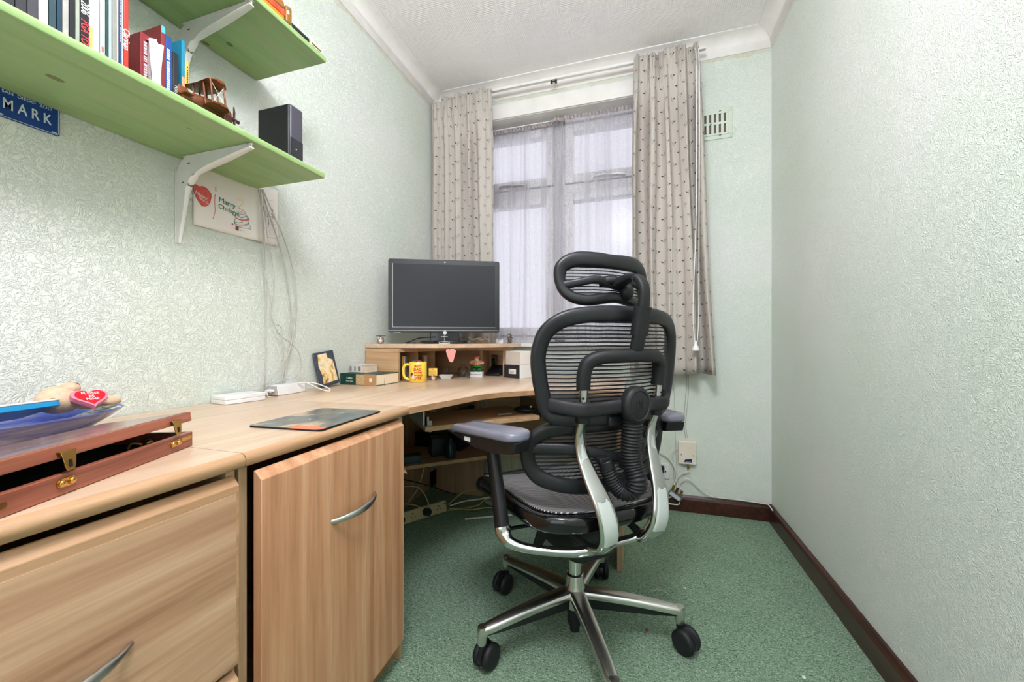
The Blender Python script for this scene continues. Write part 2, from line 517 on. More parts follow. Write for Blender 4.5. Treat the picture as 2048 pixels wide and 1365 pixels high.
    def lathe(s, prof, c=(0, 0, 0), seg=32, M4=None, sx=1., sy=1.):
        """prof: (radius, height) list, around +Z at c"""
        vs = []
        for r, z in prof:
            for k in range(seg):
                a = 2*PI*k/seg
                vs.append(Vector((r*sx*math.cos(a), r*sy*math.sin(a), z)))
        if M4 is not None: vs = [M4 @ v for v in vs]
        vs = [v+Vector(c) for v in vs]
        fs = []
        n = len(prof)
        for i in range(n-1):
            for k in range(seg):
                fs.append((i*seg+k, i*seg+(k+1) % seg, (i+1)*seg+(k+1) % seg, (i+1)*seg+k))
        if prof[0][0] > 1e-6: fs.append(tuple(range(seg-1, -1, -1)))
        if prof[-1][0] > 1e-6: fs.append(tuple((n-1)*seg+k for k in range(seg)))
        return s.add(vs, fs)
    def ball(s, c, rx, ry=None, rz=None, seg=16, rings=10, M4=None):
        ry = rx if ry is None else ry; rz = rx if rz is None else rz
        vs = [Vector((0, 0, -rz))]
        for i in range(1, rings):
            ph = -PI/2+PI*i/rings
            for k in range(seg):
                a = 2*PI*k/seg
                vs.append(Vector((rx*math.cos(ph)*math.cos(a), ry*math.cos(ph)*math.sin(a), rz*math.sin(ph))))
        vs.append(Vector((0, 0, rz)))
        if M4 is not None: vs = [M4 @ v for v in vs]
        vs = [v+Vector(c) for v in vs]
        fs = [(0, 1+(k+1) % seg, 1+k) for k in range(seg)]
        for i in range(rings-2):
            for k in range(seg):
                a, b = 1+i*seg, 1+(i+1)*seg
                fs.append((a+k, a+(k+1) % seg, b+(k+1) % seg, b+k))
        t = len(vs)-1; b = 1+(rings-2)*seg
        fs += [(b+k, b+(k+1) % seg, t) for k in range(seg)]
        return s.add(vs, fs)
    def grid(s, fn, nu, nv, uv=False):
        vs = [fn(i/nu, j/nv) for j in range(nv+1) for i in range(nu+1)]
        fs = [(j*(nu+1)+i, j*(nu+1)+i+1, (j+1)*(nu+1)+i+1, (j+1)*(nu+1)+i) for j in range(nv) for i in range(nu)]
        return s.add(vs, fs)
def setm(o, m):
    if isinstance(m, str): m = M[m]
    o.data.materials.clear()
    o.data.materials.append(m)
def obj(name, mb, m, parent=None, smooth=False, bev=0., bseg=2, sub=0, solid=0., world=True, loc=None, rot=None, uv=None, auto=True):
    me = bpy.data.meshes.new(name)
    me.from_pydata(mb.v, [], mb.f)
    me.validate()
    bm = bmesh.new(); bm.from_mesh(me)
    bmesh.ops.recalc_face_normals(bm, faces=bm.faces)
    bm.to_mesh(me); bm.free()
    if uv is not None:
        L = me.uv_layers.new(name='UVMap')
        for lp in me.loops: L.data[lp.index].uv = uv[lp.vertex_index]
    o = bpy.data.objects.new(name, me)
    C.objects.link(o)
    setm(o, m)
    if smooth:
        for p in me.polygons: p.use_smooth = True
        if auto: 
            for e in me.edges: pass
            try: me.set_sharp_from_angle(angle=math.radians(50))
            except Exception: pass
    if solid:
        q = o.modifiers.new('solid', 'SOLIDIFY'); q.thickness = solid; q.offset = 0
    if bev:
        q = o.modifiers.new('bevel', 'BEVEL'); q.width = bev; q.segments = bseg; q.limit_method = 'ANGLE'; q.angle_limit = math.radians(40)
        if smooth is False:
            for p in me.polygons: p.use_smooth = True
            try: me.set_sharp_from_angle(angle=math.radians(30))
            except Exception: pass
            q.harden_normals = False
    if sub:
        q = o.modifiers.new('sub', 'SUBSURF'); q.levels = sub; q.render_levels = sub
    if loc is not None: o.location = loc
    if rot is not None: o.rotation_euler = rot
    if parent is not None:
        o.parent = parent
        if world and parent.type == 'EMPTY':
            o.matrix_parent_inverse = Matrix.LocRotScale(parent.location, parent.rotation_euler, None).inverted()
    return o
LABELS = {}
def tag(o, label=None, cat=None, group=None, kind=None):
    if label: o['label'] = label
    if cat: o['category'] = cat
    if group: o['group'] = group
    if kind: o['kind'] = kind
    return o
def thing(name, label, cat, loc=(0, 0, 0), rz=0., group=None):
    o = bpy.data.objects.new(name, None)
    C.objects.link(o)
    o.location = loc
    o.rotation_euler = (0, 0, rz)
    o.empty_display_size = .05
    return tag(o, label, cat, group)
def struct(name, mb, m, parent=None, **kw):
    o = obj(name, mb, m, parent, **kw)
    if parent is None: o['kind'] = 'structure'
    return o
def text_mb(s, size, M4, depth=.0006, align='CENTER', bold=0., shear=0., sx=1.):
    cu = bpy.data.curves.new('t', 'FONT')
    cu.body = s; cu.size = size; cu.extrude = depth; cu.align_x = align; cu.align_y = 'CENTER'
    cu.offset = bold; cu.shear = shear; cu.resolution_u = 3
    to = bpy.data.objects.new('t', cu)
    C.objects.link(to)
    dg = bpy.context.evaluated_depsgraph_get()
    me = bpy.data.meshes.new_from_object(to.evaluated_get(dg))
    mb = MB()
    S = Matrix.Diagonal((sx, 1, 1, 1))
    mb.add([M4 @ (S @ v.co) for v in me.vertices], [tuple(p.vertices) for p in me.polygons])
    C.objects.unlink(to); bpy.data.objects.remove(to); bpy.data.curves.remove(cu); bpy.data.meshes.remove(me)
    return mb
def basis(o, x, y):
    x = Vector(x).normalized(); y = Vector(y); z = x.cross(y).normalized(); y = z.cross(x).normalized()
    m = Matrix((x, y, z)).transposed().to_4x4()
    m.translation = Vector(o)
    return m
def merge(*ms):
    r = MB()
    for m in ms: r.add(m.v, m.f)
    return r
def rrect(w, h, r, n=5, cx=0, cy=0):
    p = []
    for (sx, sy, a0) in ((1, 1, 0), (-1, 1, 90), (-1, -1, 180), (1, -1, 270)):
        for k in range(n+1):
            a = math.radians(a0+90*k/n)
            p.append((cx+sx*(w/2-r)+r*math.cos(a), cy+sy*(h/2-r)+r*math.sin(a)))
    return p

# ------------------------------------------------------------------ room
X0, X1 = XL, XR
TH = .12
WX0, WX1, WZ0, WZ1 = -1.09, .155, .925, 2.353       # opening of the window in view
struct('floor', MB().box(X0-TH, X1+TH, YB-TH, D+.3, -.08, 0), 'carpet')
struct('ceiling', MB().box(X0-TH, X1+TH, YB-TH, D+.3, ZC, ZC+.08), 'ceiling')
struct('wall_left', MB().box(X0-TH, X0, YB-TH, D+.25, 0, ZC), 'wall_rough')
struct('wall_right', MB().box(X1, X1+TH, YB-TH, D+.25, 0, ZC), 'wall')
mb = MB()
mb.box(X0, WX0, D, D+.25, 0, ZC).box(WX1, X1, D, D+.25, 0, ZC).box(WX0, WX1, D, D+.25, 0, WZ0-.012).box(WX0, WX1, D, D+.25, WZ1, ZC)
struct('wall_back', mb, 'wall')
# unseen wall behind the camera, its opening added to admit the rear fill
mb = MB()
mb.box(X0, -1.1, YB-TH, YB, 0, ZC).box(.6, X1, YB-TH, YB, 0, ZC).box(-1.1, .6, YB-TH, YB, 0, .6).box(-1.1, .6, YB-TH, YB, 2.45, ZC)
struct('wall_front', mb, 'wall')
# reveals and painted head board of the window
mb = MB().box(WX0-.0, WX0+.004, D, D+.13, WZ0, WZ1).box(WX1-.004, WX1, D, D+.13, WZ0, WZ1).box(WX0, WX1, D, D+.13, WZ1-.006, WZ1)
struct('trim_1', mb, 'white')
struct('trim_2', MB().box(XL+.02, .34, D-.012, D, WZ1-.004, 2.442), 'white', bev=.002)
struct('trim_3', MB().box(WX0-.03, WX1+.03, D-.045, D+.13, WZ0-.022, WZ0), 'white', bev=.004)
# window frame: two casements below, two top lights
fr = thing('window_1', None, None, (-.47, D+.15, WZ0)); fr['kind'] = 'structure'
YF0, YF1 = D+.11, D+.17
MX = -.468
mb = MB()
mb.box(WX0, WX0+.05, YF0, YF1, WZ0, WZ1).box(WX1-.05, WX1, YF0, YF1, WZ0, WZ1).box(WX0, WX1, YF0, YF1, WZ0, WZ0+.05).box(WX0, WX1, YF0, YF1, WZ1-.05, WZ1)
mb.box(MX-.035, MX+.035, YF0, YF1, WZ0, WZ1).box(WX0, WX1, YF0+.001, YF1, 1.87, 1.93)
obj('window_frame', mb, 'upvc', fr, bev=.003)
for (a, b) in ((WX0+.05, MX-.035), (MX+.035, WX1-.05)):
    for (c, d) in ((WZ0+.05, 1.87), (1.93, WZ1-.05)):
        mb = MB(); q = .054; y0, y1 = YF0-.018, YF1-.01
        mb.box(a, a+q, y0, y1, c, d).box(b-q, b, y0, y1, c, d).box(a+q, b-q, y0, y1, c, c+q).box(a+q, b-q, y0, y1, d-q, d)
        s = obj('window_sash', mb, 'upvc', fr, bev=.004)
        obj('window_pane', MB().box(a+q-.004, b-q+.004, y0+.02, y0+.026, c+q-.004, d-q+.004), 'pane', s)
        if c > 1.9:
            st = MB().tube([( (a+b)/2-.09, y0-.02, c+.012), ((a+b)/2-.06, y0-.022, c+.02), ((a+b)/2+.05, y0-.022, c+.016), ((a+b)/2+.1, y0-.018, c+.008)], .006, 8)
            obj('window_stay', st, 'steel', s, smooth=True)
# coving: a hollow quarter profile along each wall
def coving(name, p0, p1, inward, c=.075):
    prof = [(c+.006, 0), (c+.006, .004)]+prof_fix(c)+[(.004, c+.008), (0, c+.008), (0, 0)]
    p0, p1, inward = Vector(p0), Vector(p1), Vector(inward)
    n = len(prof)
    vs = []
    for k, p in enumerate((p0, p1)):
        for d_, z in prof:
            e = (p1-p0).normalized()*(d_ if k == 0 else -d_)
            vs.append(p+e+inward*d_+Vector((0, 0, ZC-z)))
    m = MB().add(vs, [tuple(range(n)), tuple(range(2*n-1, n-1, -1))]+[(i, (i+1) % n, n+(i+1) % n, n+i) for i in range(n)])
    return struct(name, m, 'coving', smooth=True)
def prof_fix(c):
    return [(c-.92*c*math.sin(math.radians(90*k/8)), .08*c+.92*c*(1-math.cos(math.radians(90*k/8)))) for k in range(9)]
coving('trim_5', (X0, YB, 0), (X0, D, 0), (1, 0, 0))
coving('trim_6', (X0, D, 0), (X1, D, 0), (0, -1, 0))
coving('trim_7', (X1, D, 0), (X1, YB, 0), (-1, 0, 0))
coving('trim_8', (X1, YB, 0), (X0, YB, 0), (0, 1, 0))
def skirting(name, x0, x1, y0, y1, kx, ky):
    h, t = .088, .018
    prof = [(0, 0), (t, 0), (t, h-.02), (t-.004, h-.008), (t-.009, h), (0, h)]
    if kx:   # along y
        m = MB().prism(prof, y0, y1, lambda a, b, c: Vector((x0+kx*a, c, b)))
    else:
        m = MB().prism(prof, x0, x1, lambda a, b, c: Vector((c, y0+ky*a, b)))
    return struct(name, m, 'skirt')
skirting('baseboard_right', X1, 0, YB, D, -1, 0)
skirting('baseboard_back', X0, X1-.018, D, 0, 0, -1)
skirting('baseboard_left', X0, 0, YB, D-.018, 1, 0)
skirting('baseboard_front', X0+.018, X1-.018, YB, 0, 0, 1)

# ------------------------------------------------------------------ desks and cabinets
ZD = .7445
def desktop_profile(y0, y1, xf, name, label, mat='top_y'):
    """worktop along the left wall with a rounded front edge"""
    prof = [(XL+.003, ZD-.025), (xf-.012, ZD-.025), (xf-.004, ZD-.022), (xf, ZD-.0135), (xf-.0005, ZD-.008), (xf-.005, ZD-.002), (xf-.012, ZD), (XL+.003, ZD)]
    m = MB().prism(prof, y0, y1, lambda a, b, c: Vector((a, c, b)))
    return m
def worktop(y0, y1, label):
    t = thing('worktop', label, 'worktop', ((XL-.65)/2, (y0+y1)/2, ZD-.025))
    xf = -.647
    b = obj('board', MB().box(XL+.003, xf-.0115, y0, y1, ZD-.025, ZD), 'top_y', t)
    prof = [(xf-.0115, ZD-.025), (xf-.006, ZD-.0245), (xf-.002, ZD-.021), (xf, ZD-.0135), (xf-.0005, ZD-.008), (xf-.004, ZD-.0025), (xf-.0115, ZD)]
    obj('front_edging', MB().prism(prof, y0, y1, lambda a, b_, c: Vector((a, c, b_))), 'edge_y', b, smooth=True)
    return t
worktop(-.10, .5135, 'beech worktop section nearest the camera, carrying the open wooden case and blue dish')
worktop(.515, 1.0285, 'beech worktop section over the cupboard door, with the mouse mat lying on it')
def carcass(y0, y1, t, zb=0.):
    xf = -.672
    obj('side_panel', MB().box(XL+.004, xf+.004, y0, y0+.016, zb, ZD-.026), 'pan_z', t, bev=.001)
    obj('side_panel', MB().box(XL+.004, xf+.004, y1-.016, y1, zb, ZD-.026), 'pan_z', t, bev=.001)
    obj('bottom_panel', MB().box(XL+.01, xf-.01, y0+.017, y1-.017, .07, .086), 'pan_x', t)
    obj('back_panel', MB().box(XL+.004, XL+.009, y0+.017, y1-.017, .08, ZD-.04), 'pan_z', t)
    obj('plinth', MB().box(xf-.03, xf-.014, y0+.017, y1-.017, 0, .069), 'edge_y', t)
def bow(y0, y1, z0, z1, x, depth=.028, r=.0065):
    pts = []
    for k in range(15):
        a = k/14
        pts.append((x+depth*(math.sin(PI*a))**.75, y0+(y1-y0)*a, z0+(z1-z0)*a))
    ws = [r*.75+r*.55*math.sin(PI*k/14) for k in range(15)]
    return MB().sweep(pts, ws, [q*.62 for q in ws], (1, 0, 0), 12)
# cupboard, door standing slightly proud on the near side
t = thing('cupboard', 'beech cupboard with a full-height door standing slightly ajar, left of the chair', 'cupboard', (-.95, .77, 0))
carcass(.517, 1.026, t)
def door_mb(ya, yb, xa, xb, z0, z1, th=.019):
    prof = [(0, z0), (th, z0), (th, z1-.015), (.004, z1), (0, z1)]
    n = len(prof)
    vs = [Vector((xa-th+a, ya, z)) for a, z in prof]+[Vector((xb-th+a, yb, z)) for a, z in prof]
    return MB().add(vs, [tuple(range(n-1, -1, -1)), tuple(range(n, 2*n))]+[(i, (i+1) % n, n+(i+1) % n, n+i) for i in range(n)])
dr = obj('door', door_mb(.533, 1.006, -.634, -.650, .067, .7085), 'door_z', t, bev=.0012)
obj('handle', bow(.708, .862, .541, .549, -.642), 'steel', dr, smooth=True)
sp_ = MB().add([Vector(v) for v in ((-.668, 1.013, .60), (-.655, 1.011, .575), (-.648, 1.020, .548), (-.668, 1.014, .55), (-.672, 1.016, .60), (-.66, 1.015, .573), (-.652, 1.025, .546), (-.672, 1.018, .55))],
               [(0, 1, 2, 3), (7, 6, 5, 4), (0, 4, 5, 1), (1, 5, 6, 2), (2, 6, 7, 3), (3, 7, 4, 0)])
tag(obj('loose_edging', sp_, 'edge_y', t), 'curl of edging strip peeling off the cupboard side')
# drawer unit
t = thing('filing_drawer_unit', 'beech drawer unit with deep filing drawer, nearest the camera', 'drawer unit', (-.95, .26, 0))
carcass(.0, .5105, t)
def framed_front(y0, y1, z0, z1):
    m = door_mb(y0, y1, -.651, -.651, z0, z1, .017)
    return m
d1 = obj('drawer', framed_front(.006, .5055, .387, .7075), 'edge_y', t, bev=.001)
obj('drawer_panel', MB().box(-.6515, -.6500, .012, .4995, .393, .680), 'drawer_y', d1)
obj('handle', bow(.185, .352, .532, .532, -.648), 'steel', d1, smooth=True)
d2 = obj('drawer', framed_front(.006, .5055, .075, .372), 'edge_y', t, bev=.001)
obj('drawer_panel', MB().box(-.6515, -.6500, .012, .4995, .081, .345), 'drawer_y', d2)
obj('handle', bow(.185, .352, .22, .22, -.648), 'steel', d2, smooth=True)

# corner desk
BY = 2.252                                 # back edge, clear of the radiator
t = thing('corner_desk', 'large beech corner desk with a concave front edge, under the monitor', 'desk', (-.9, 1.9, 0))
arc = catmull([(-.648, 1.03, 0), (-.635, 1.075, 0), (-.600, 1.19, 0), (-.560, 1.33, 0), (-.500, 1.44, 0), (-.39, 1.54, 0), (-.25, 1.595, 0), (-.12, 1.618, 0), (-.05, 1.622, 0)], 5)
arc = [(p.x, p.y) for p in arc]
def inset(arc, d):
    out = []
    for i, p in enumerate(arc):
        a = Vector(arc[max(i-1, 0)]); b = Vector(arc[min(i+1, len(arc)-1)])
        tt = (b-a).normalized(); nn = Vector((-tt.y, tt.x))
        out.append((p[0]+nn.x*d, p[1]+nn.y*d))
    return out
m = MB()
rings = []
for d, z in ((.006, ZD-.025), (.001, ZD-.021), (0, ZD-.013), (.001, ZD-.005), (.006, ZD)):
    a = inset(arc, d)
    rings.append([Vector((x, y, z)) for x, y in a]+[Vector((-.05, BY, z)), Vector((XL+.003, BY, z)), Vector((XL+.003, 1.030, z))])
n = len(rings[0])
vs = [p for r in rings for p in r]
fs = [tuple(range(n-1, -1, -1)), tuple((len(rings)-1)*n+k for k in range(n))]
for i in range(len(rings)-1):
    fs += [(i*n+k, i*n+(k+1) % n, (i+1)*n+(k+1) % n, (i+1)*n+k) for k in range(n)]
m.add(vs, fs)
dt_ = obj('desktop', m, 'top_y', t, smooth=True)
m = MB()
for (d0, z0, z1) in ((-.0006, ZD-.0225, ZD-.0035),):
    a = inset(arc, d0)
    b = inset(arc, .002)
    k = len(a)
    vs = [Vector((x, y, z0)) for x, y in a]+[Vector((x, y, z1)) for x, y in a]+[Vector((x, y, z0)) for x, y in b]+[Vector((x, y, z1)) for x, y in b]
    fs = []
    for i in range(k-1):
        fs += [(i, i+1, k+i+1, k+i), (2*k+i, 3*k+i, 3*k+i+1, 2*k+i+1), (k+i, k+i+1, 3*k+i+1, 3*k+i), (i, 2*k+i, 2*k+i+1, i+1)]
    fs += [(0, k, 3*k, 2*k), (k-1, 3*k-1, 4*k-1, 2*k-1)]
    m.add(vs, fs)
obj('edging', m, 'edge_y', dt_, smooth=True)
obj('end_panel', MB().box(-.078, -.056, 1.668, 2.23, 0, ZD-.026), 'pan_z', t, bev=.001)
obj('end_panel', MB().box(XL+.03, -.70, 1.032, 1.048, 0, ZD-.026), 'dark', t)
obj('modesty_panel', MB().box(-.86, -.08, 2.215, 2.231, .36, ZD-.026), 'pan_x', t)
obj('corner_panel', MB().box(-1.20, -.885, 2.22, 2.236, 0, ZD-.03), 'pan_z', t)
obj('corner_panel', MB().box(-1.27, -1.254, 1.72, 2.236, 0, ZD-.03), 'pan_z', t)
# lower corner shelf of the desk
m = MB().prism([(-1.25, 1.50), (-1.11, 1.62), (-.74, 1.965), (-.74, 2.21), (-1.25, 2.21)], .316, .334)
obj('lower_shelf', m, 'pan_x', t, bev=.001)
obj('lower_shelf', MB().box(-.735, -.08, 2.03, 2.21, .316, .334), 'pan_x', t, bev=.001)
# keyboard tray on runners, front at 45 degrees
m = MB().prism([(-.727, 1.262), (-.385, 1.600), (-.585, 1.80), (-.927, 1.462)], .612, .630)
kt = obj('keyboard_tray', m, 'pan_x', t, bev=.002)
def runner(cx, cy):
    m = MB()
    m.box(cx-.012, cx-.004, cy-.02, cy+.20, .625, .69, rz=PI/4, piv=(cx, cy))
    m.box(cx+.000, cx+.006, cy-.04, cy+.20, .612, .665, rz=PI/4, piv=(cx, cy))
    m.box(cx+.008, cx+.020, cy-.03, cy+.20, .606, .648, rz=PI/4, piv=(cx, cy))
    return m
for q in (-.736, -.372):
    pass
o_ = obj('runner', runner(-.752, 1.300), 'steel', t, bev=.001)
obj('runner', runner(-.372, 1.640), 'steel', t, bev=.001)
# things lying on the keyboard tray
k = obj('pen', MB().tube([(-.545, 1.53, .637), (-.50, 1.57, .637)], .004, 8), 'steel'); tag(k, 'short silver pen lying on the pulled-out keyboard tray', 'pen')
k = thing('computer_mouse', 'dark computer mouse lying on the keyboard tray', 'mouse', (-.46, 1.64, .630))
obj('mouse_body', MB().ball((-.46, 1.64, .645), .052, .03, .014), 'black', k, smooth=True)
obj('scroll_wheel', MB().cyl((-.432, 1.632, .658), (-.432, 1.648, .658), .005), 'steel', k, smooth=True)

# ------------------------------------------------------------------ riser on the corner desk
R = thing('monitor_riser', 'beech corner riser with open pigeonholes, carrying the monitor', 'shelf', (-1.0, 1.95, ZD))
RT = .926
# lower tier: L-shaped board on upright panels
m = MB().prism([(XL+.004, 1.636), (-1.089, 1.636), (-1.075, 1.70), (-1.06, 1.86), (-.90, 2.045), (-.76, 2.062), (-.690, 2.071), (-.690, 2.205), (XL+.004, 2.205)], .886, .904)
obj('tier_board', m, 'pan_x', R, bev=.001)
def upright(a, b, th=.016, z1=.886, mat='pan_z'):
    a, b = Vector((a[0], a[1], 0)), Vector((b[0], b[1], 0))
    d_ = (b-a).normalized(); n_ = Vector((-d_.y, d_.x, 0))*th/2
    return MB().prism([((a+n_).x, (a+n_).y), ((a-n_).x, (a-n_).y), ((b-n_).x, (b-n_).y), ((b+n_).x, (b+n_).y)], ZD+.0005, z1)
obj('side_panel', MB().box(XL+.006, -1.089, 1.638, 1.654, ZD+.0005, .886), 'pan_x', R, bev=.001)
obj('divider', upright((XL+.01, 1.826), (-1.098, 1.826)), 'pan_x', R, bev=.001)
obj('divider', upright((XL+.01, 1.99), (-1.085, 1.985)), 'pan_x', R, bev=.001)
obj('divider', upright((-.842, 2.19), (-.842, 2.078)), 'pan_z', R, bev=.001)
obj('side_panel', upright((-.706, 2.19), (-.706, 2.085)), 'pan_z', R, bev=.001)
obj('back_panel', MB().box(-1.27, -.715, 2.193, 2.201, ZD+.001, .885), 'pan_x', R)
# upper board, front edge bowed out
fe = catmull([(XL+.004, 1.636, 0), (-1.15, 1.640, 0), (-1.0, 1.668, 0), (-.86, 1.742, 0), (-.76, 1.85, 0), (-.69, 1.97, 0), (-.642, 2.10, 0)], 5)
m = MB().prism([(p.x, p.y) for p in fe]+[(-.642, 2.205), (XL+.004, 2.205)], .906, RT)
obj('top_board', m, 'top_y', R, bev=.0015)
# ------------------------------------------------------------------ monitor
def mon():
    c = Vector((-.945, 1.84, 0))
    a = math.radians(26)
    ux = Vector((math.cos(a), math.sin(a), 0)); uy = Vector((-math.sin(a), math.cos(a), 0))   # right, away
    return c, a, ux, uy
MC, MA, UX, UY = mon()
T = thing('monitor', 'black all-in-one computer screen, switched off, on the corner riser', 'monitor', (MC.x, MC.y, RT), MA)
def mloc(*a): return Vector(a)
z0, z1 = .983-RT, 1.354-RT
m = MB().prism(rrect(.560, z1-z0, .010, 4, 0, (z0+z1)/2), -.022, .0, lambda a, b, c: Vector((a, c, b)))
body = obj('housing', m, 'bezel', T, world=False, bev=.002)
m = MB().prism(rrect(.44, .30, .03, 4, 0, (z0+z1)/2), .0, .034, lambda a, b, c: Vector((a, c, b)))
obj('rear_cover', m, 'black', T, world=False, bev=.004)
obj('screen', MB().box(-.257, .257, -.0228, -.0216, .425-.36+.02+.0, z1-.024), 'screen', T, world=False)
m = MB()
for (a, b, c, d) in ((-.2585, .2585, .0838, .0850), (-.2585, -.2573, .085, z1-.023), (-.28, .28, .0672, .0686)):
    m.box(a, b, -.0232, -.0215, c, d)
obj('trim_line', m, 'steel', T, world=False)
lg = obj('logo_badge', MB().lathe([(.0001, .0018), (.0093, .0018), (.0095, 0)], (0, 0, 0), 28, Matrix.Translation((0, -.0215, .0565-.0)) @ Matrix.Rotation(PI/2, 4, 'X')), 'wplastic', T, world=False, smooth=True)
obj('logo_letters', text_mb('hp', .014, basis((0, -.0236, .0568), (1, 0, 0), (0, 0, 1)), .0002, shear=.25), 'steel', lg)
obj('webcam', MB().lathe([(.0001, .001), (.003, .001), (.003, 0)], (0, 0, 0), 16, Matrix.Translation((.0, -.0217, z1-.012)) @ Matrix.Rotation(PI/2, 4, 'X')), 'steel', T, world=False)
obj('model_lettering', text_mb('Compaq Elite', .0062, basis((-.236, -.0222, .056), (1, 0, 0), (0, 0, 1)), .0002), 'steel', T, world=False)
# stand: chunky neck on a shallow oval foot
m = MB().prism([(-.076, .0), (.076, .0), (.070, .075), (-.070, .075)], -.012, .035, lambda a, b, c: Vector((a, c, b+.012)))
obj('neck', m, 'glossblack', T, world=False, bev=.004)
m = MB().lathe([(.0001, 0), (.118, 0), (.130, .006), (.126, .013), (.06, .017), (.0001, .018)], (0, .01, .0006), 40, None, 1.0, .72)
obj('foot', m, 'glossblack', T, world=False, smooth=True)
m = MB().tube([(MC.x-.03, MC.y-.05, RT+.035), (MC.x-.12, MC.y-.055, RT+.028), (MC.x-.165, MC.y-.07, RT+.01), (MC.x-.185, MC.y-.07, RT+.004), (MC.x-.19, MC.y+.03, RT+.004)], .0025, 6)
tag(obj('power_cable', m, 'bcable', smooth=True), 'thin black cable trailing off the left of the monitor foot', 'cable')

# ------------------------------------------------------------------ small things on the riser
def owl():
    p = Vector((onz(760, 689, RT).x*0-1.205, 1.725, RT))
    p = onz(760, 690.3, RT); p = Vector((-1.232, 1.700, RT))
    t = thing('owl_figurine', 'small pale owl figurine in a mortar-board hat, left end of the riser', 'figurine', p)
    body = MB().lathe([(.0001, 0), (.012, .002), (.017, .012), (.016, .024), (.012, .034), (.0001, .038)], p, 18)
    obj('body', body, flat('owl_stone', (150, 138, 124), .6, vary=.3, vscale=160), t, smooth=True)
    obj('belly', MB().ball(p+Vector((.006, -.012, .014)), .010, .007, .010), flat('owl_belly', (214, 204, 190), .6), t, smooth=True)
    for s in (-1, 1):
        e = obj('eye', MB().ball(p+Vector((.004+s*.006, -.014, .029)), .0042, .003, .0042), 'wplastic', t, smooth=True)
    obj('ear_wing', MB().box(p.x-.019, p.x+.021, p.y-.012, p.y+.010, p.z+.038, p.z+.041), M['toy_dark'], t)
owl()
def toy_stand():
    c = MC - UY*.115; p = Vector((c.x+.012, c.y-.02, RT+.0006))
    p = onz(887.5, 690.5, RT); p = Vector((-.897, 1.740, RT+.0005))
    t = thing('pewter_aeroplane', 'tiny pewter aeroplane on a stand in front of the monitor foot', 'ornament', p, MA)
    obj('base', MB().box(-.026, .026, -.010, .010, .0, .003).box(-.026, -.022, -.010, .010, .003, .007).box(.022, .026, -.010, .010, .003, .007), 'steel', t, world=False)
    obj('post', MB().cyl((0, 0, .003), (0, 0, .03), .0014), 'steel', t, world=False)
    m = MB().sweep([(-.0, -.016, .034), (0, -.004, .035), (0, .014, .036)], [.002, .003, .001])
    m.box(-.016, .016, -.007, .0, .034, .0355).box(-.006, .006, .010, .013, .036, .037).box(-.0006, .0006, .009, .014, .036, .043)
    obj('aeroplane', m, 'steel', t, world=False)
toy_stand()
def ribbon_box():
    p = Vector((-.822, 2.03, RT))
    t = thing('ribboned_packet', 'small brown packet tied with cream ribbon, right of the monitor foot', 'packet', p, .35)
    obj('packet', MB().box(-.045, .045, -.018, .018, 0, .028), flat('kraft', (176, 146, 118), .6, vary=.2, vscale=80), t, world=False, bev=.002)
    m = MB().tube([(-.05, -.02, .018), (-.02, -.024, .028), (.0, -.022, .018), (.03, -.022, .026), (.048, -.02, .01)], .0035, 6)
    m.tube([(-.07, -.02, .034), (-.045, -.02, .020), (-.02, -.02, .026), (0, -.018, .032)], .003, 6)
    obj('ribbon', m, flat('ribbon_cream', (214, 198, 182), .5), t, world=False, smooth=True)
ribbon_box()
t = thing('white_carton', 'small white carton with a slot, right end of the riser', 'carton', (-.728, 2.068, RT), .25)
obj('box_body', MB().box(-.0195, .0195, -.015, .015, 0, .0255), 'wplastic', t, world=False, bev=.001)
obj('slot', MB().box(-.006, .013, -.0155, -.0148, .0195, .0215), 'dark', t, world=False)
def gargoyle():
    p = Vector((-.682, 2.115, RT))
    t = thing('shaggy_figurine', 'dark shaggy little creature figurine at the right end of the riser', 'figurine', p)
    m = MB().ball(p+Vector((0, 0, .020)), .012, .012, .019, 12, 8).ball(p+Vector((.002, -.002, .044)), .011, .011, .011, 10, 7)
    for k in range(26):
        a = random.uniform(0, 2*PI); h = random.uniform(.012, .052)
        q = p+Vector((math.cos(a)*.009, math.sin(a)*.009, h))
        m.cyl(q, q+Vector((math.cos(a)*.010, math.sin(a)*.010, random.uniform(-.006, .008))), .0026, .0004, 5)
    m.ball(p+Vector((-.008, -.006, .004)), .006, .007, .004, 8, 5).ball(p+Vector((.008, -.006, .004)), .006, .007, .004, 8, 5)
    obj('body', m, flat('bronze_fur', (98, 86, 76), .45, vary=.5, vscale=240), t, smooth=True)
    obj('face', MB().ball(p+Vector((-.002, -.011, .043)), .005, .004, .005), flat('pale_face', (200, 188, 170), .5), t, smooth=True)
gargoyle()

# heart and glassware and figures under the riser
def heart_poly(w_, h_):
    pts = []
    for k in range(28):
        a = 2*PI*k/28
        x = 16*math.sin(a)**3; y = 13*math.cos(a)-5*math.cos(2*a)-2*math.cos(3*a)-math.cos(4*a)
        pts.append((x/32*w_, y/29*h_))
    return pts[::-1]
hb = basis((-.858, 1.733, .870), (math.cos(MA), math.sin(MA), 0), (0, 0, 1))
tongue = [(-.023, .027), (-.024, .021), (-.019, .002), (-.011, -.022), (-.005, -.032), (.003, -.034), (.010, -.030), (.016, -.010), (.022, .012), (.024, .024), (.012, .031), (-.003, .033), (-.0055, .024), (-.008, .033), (-.016, .031)]
m = MB().prism(tongue, -.0025, .0025)
m.v = [tuple(hb @ Vector(v)) for v in m.v]
hz = obj('pink_felt_heart', m, flat('pink_felt', (232, 150, 142), .8), bev=.001)
tag(hz, 'pink heart-shaped tag hanging from the front of the riser', 'tag')
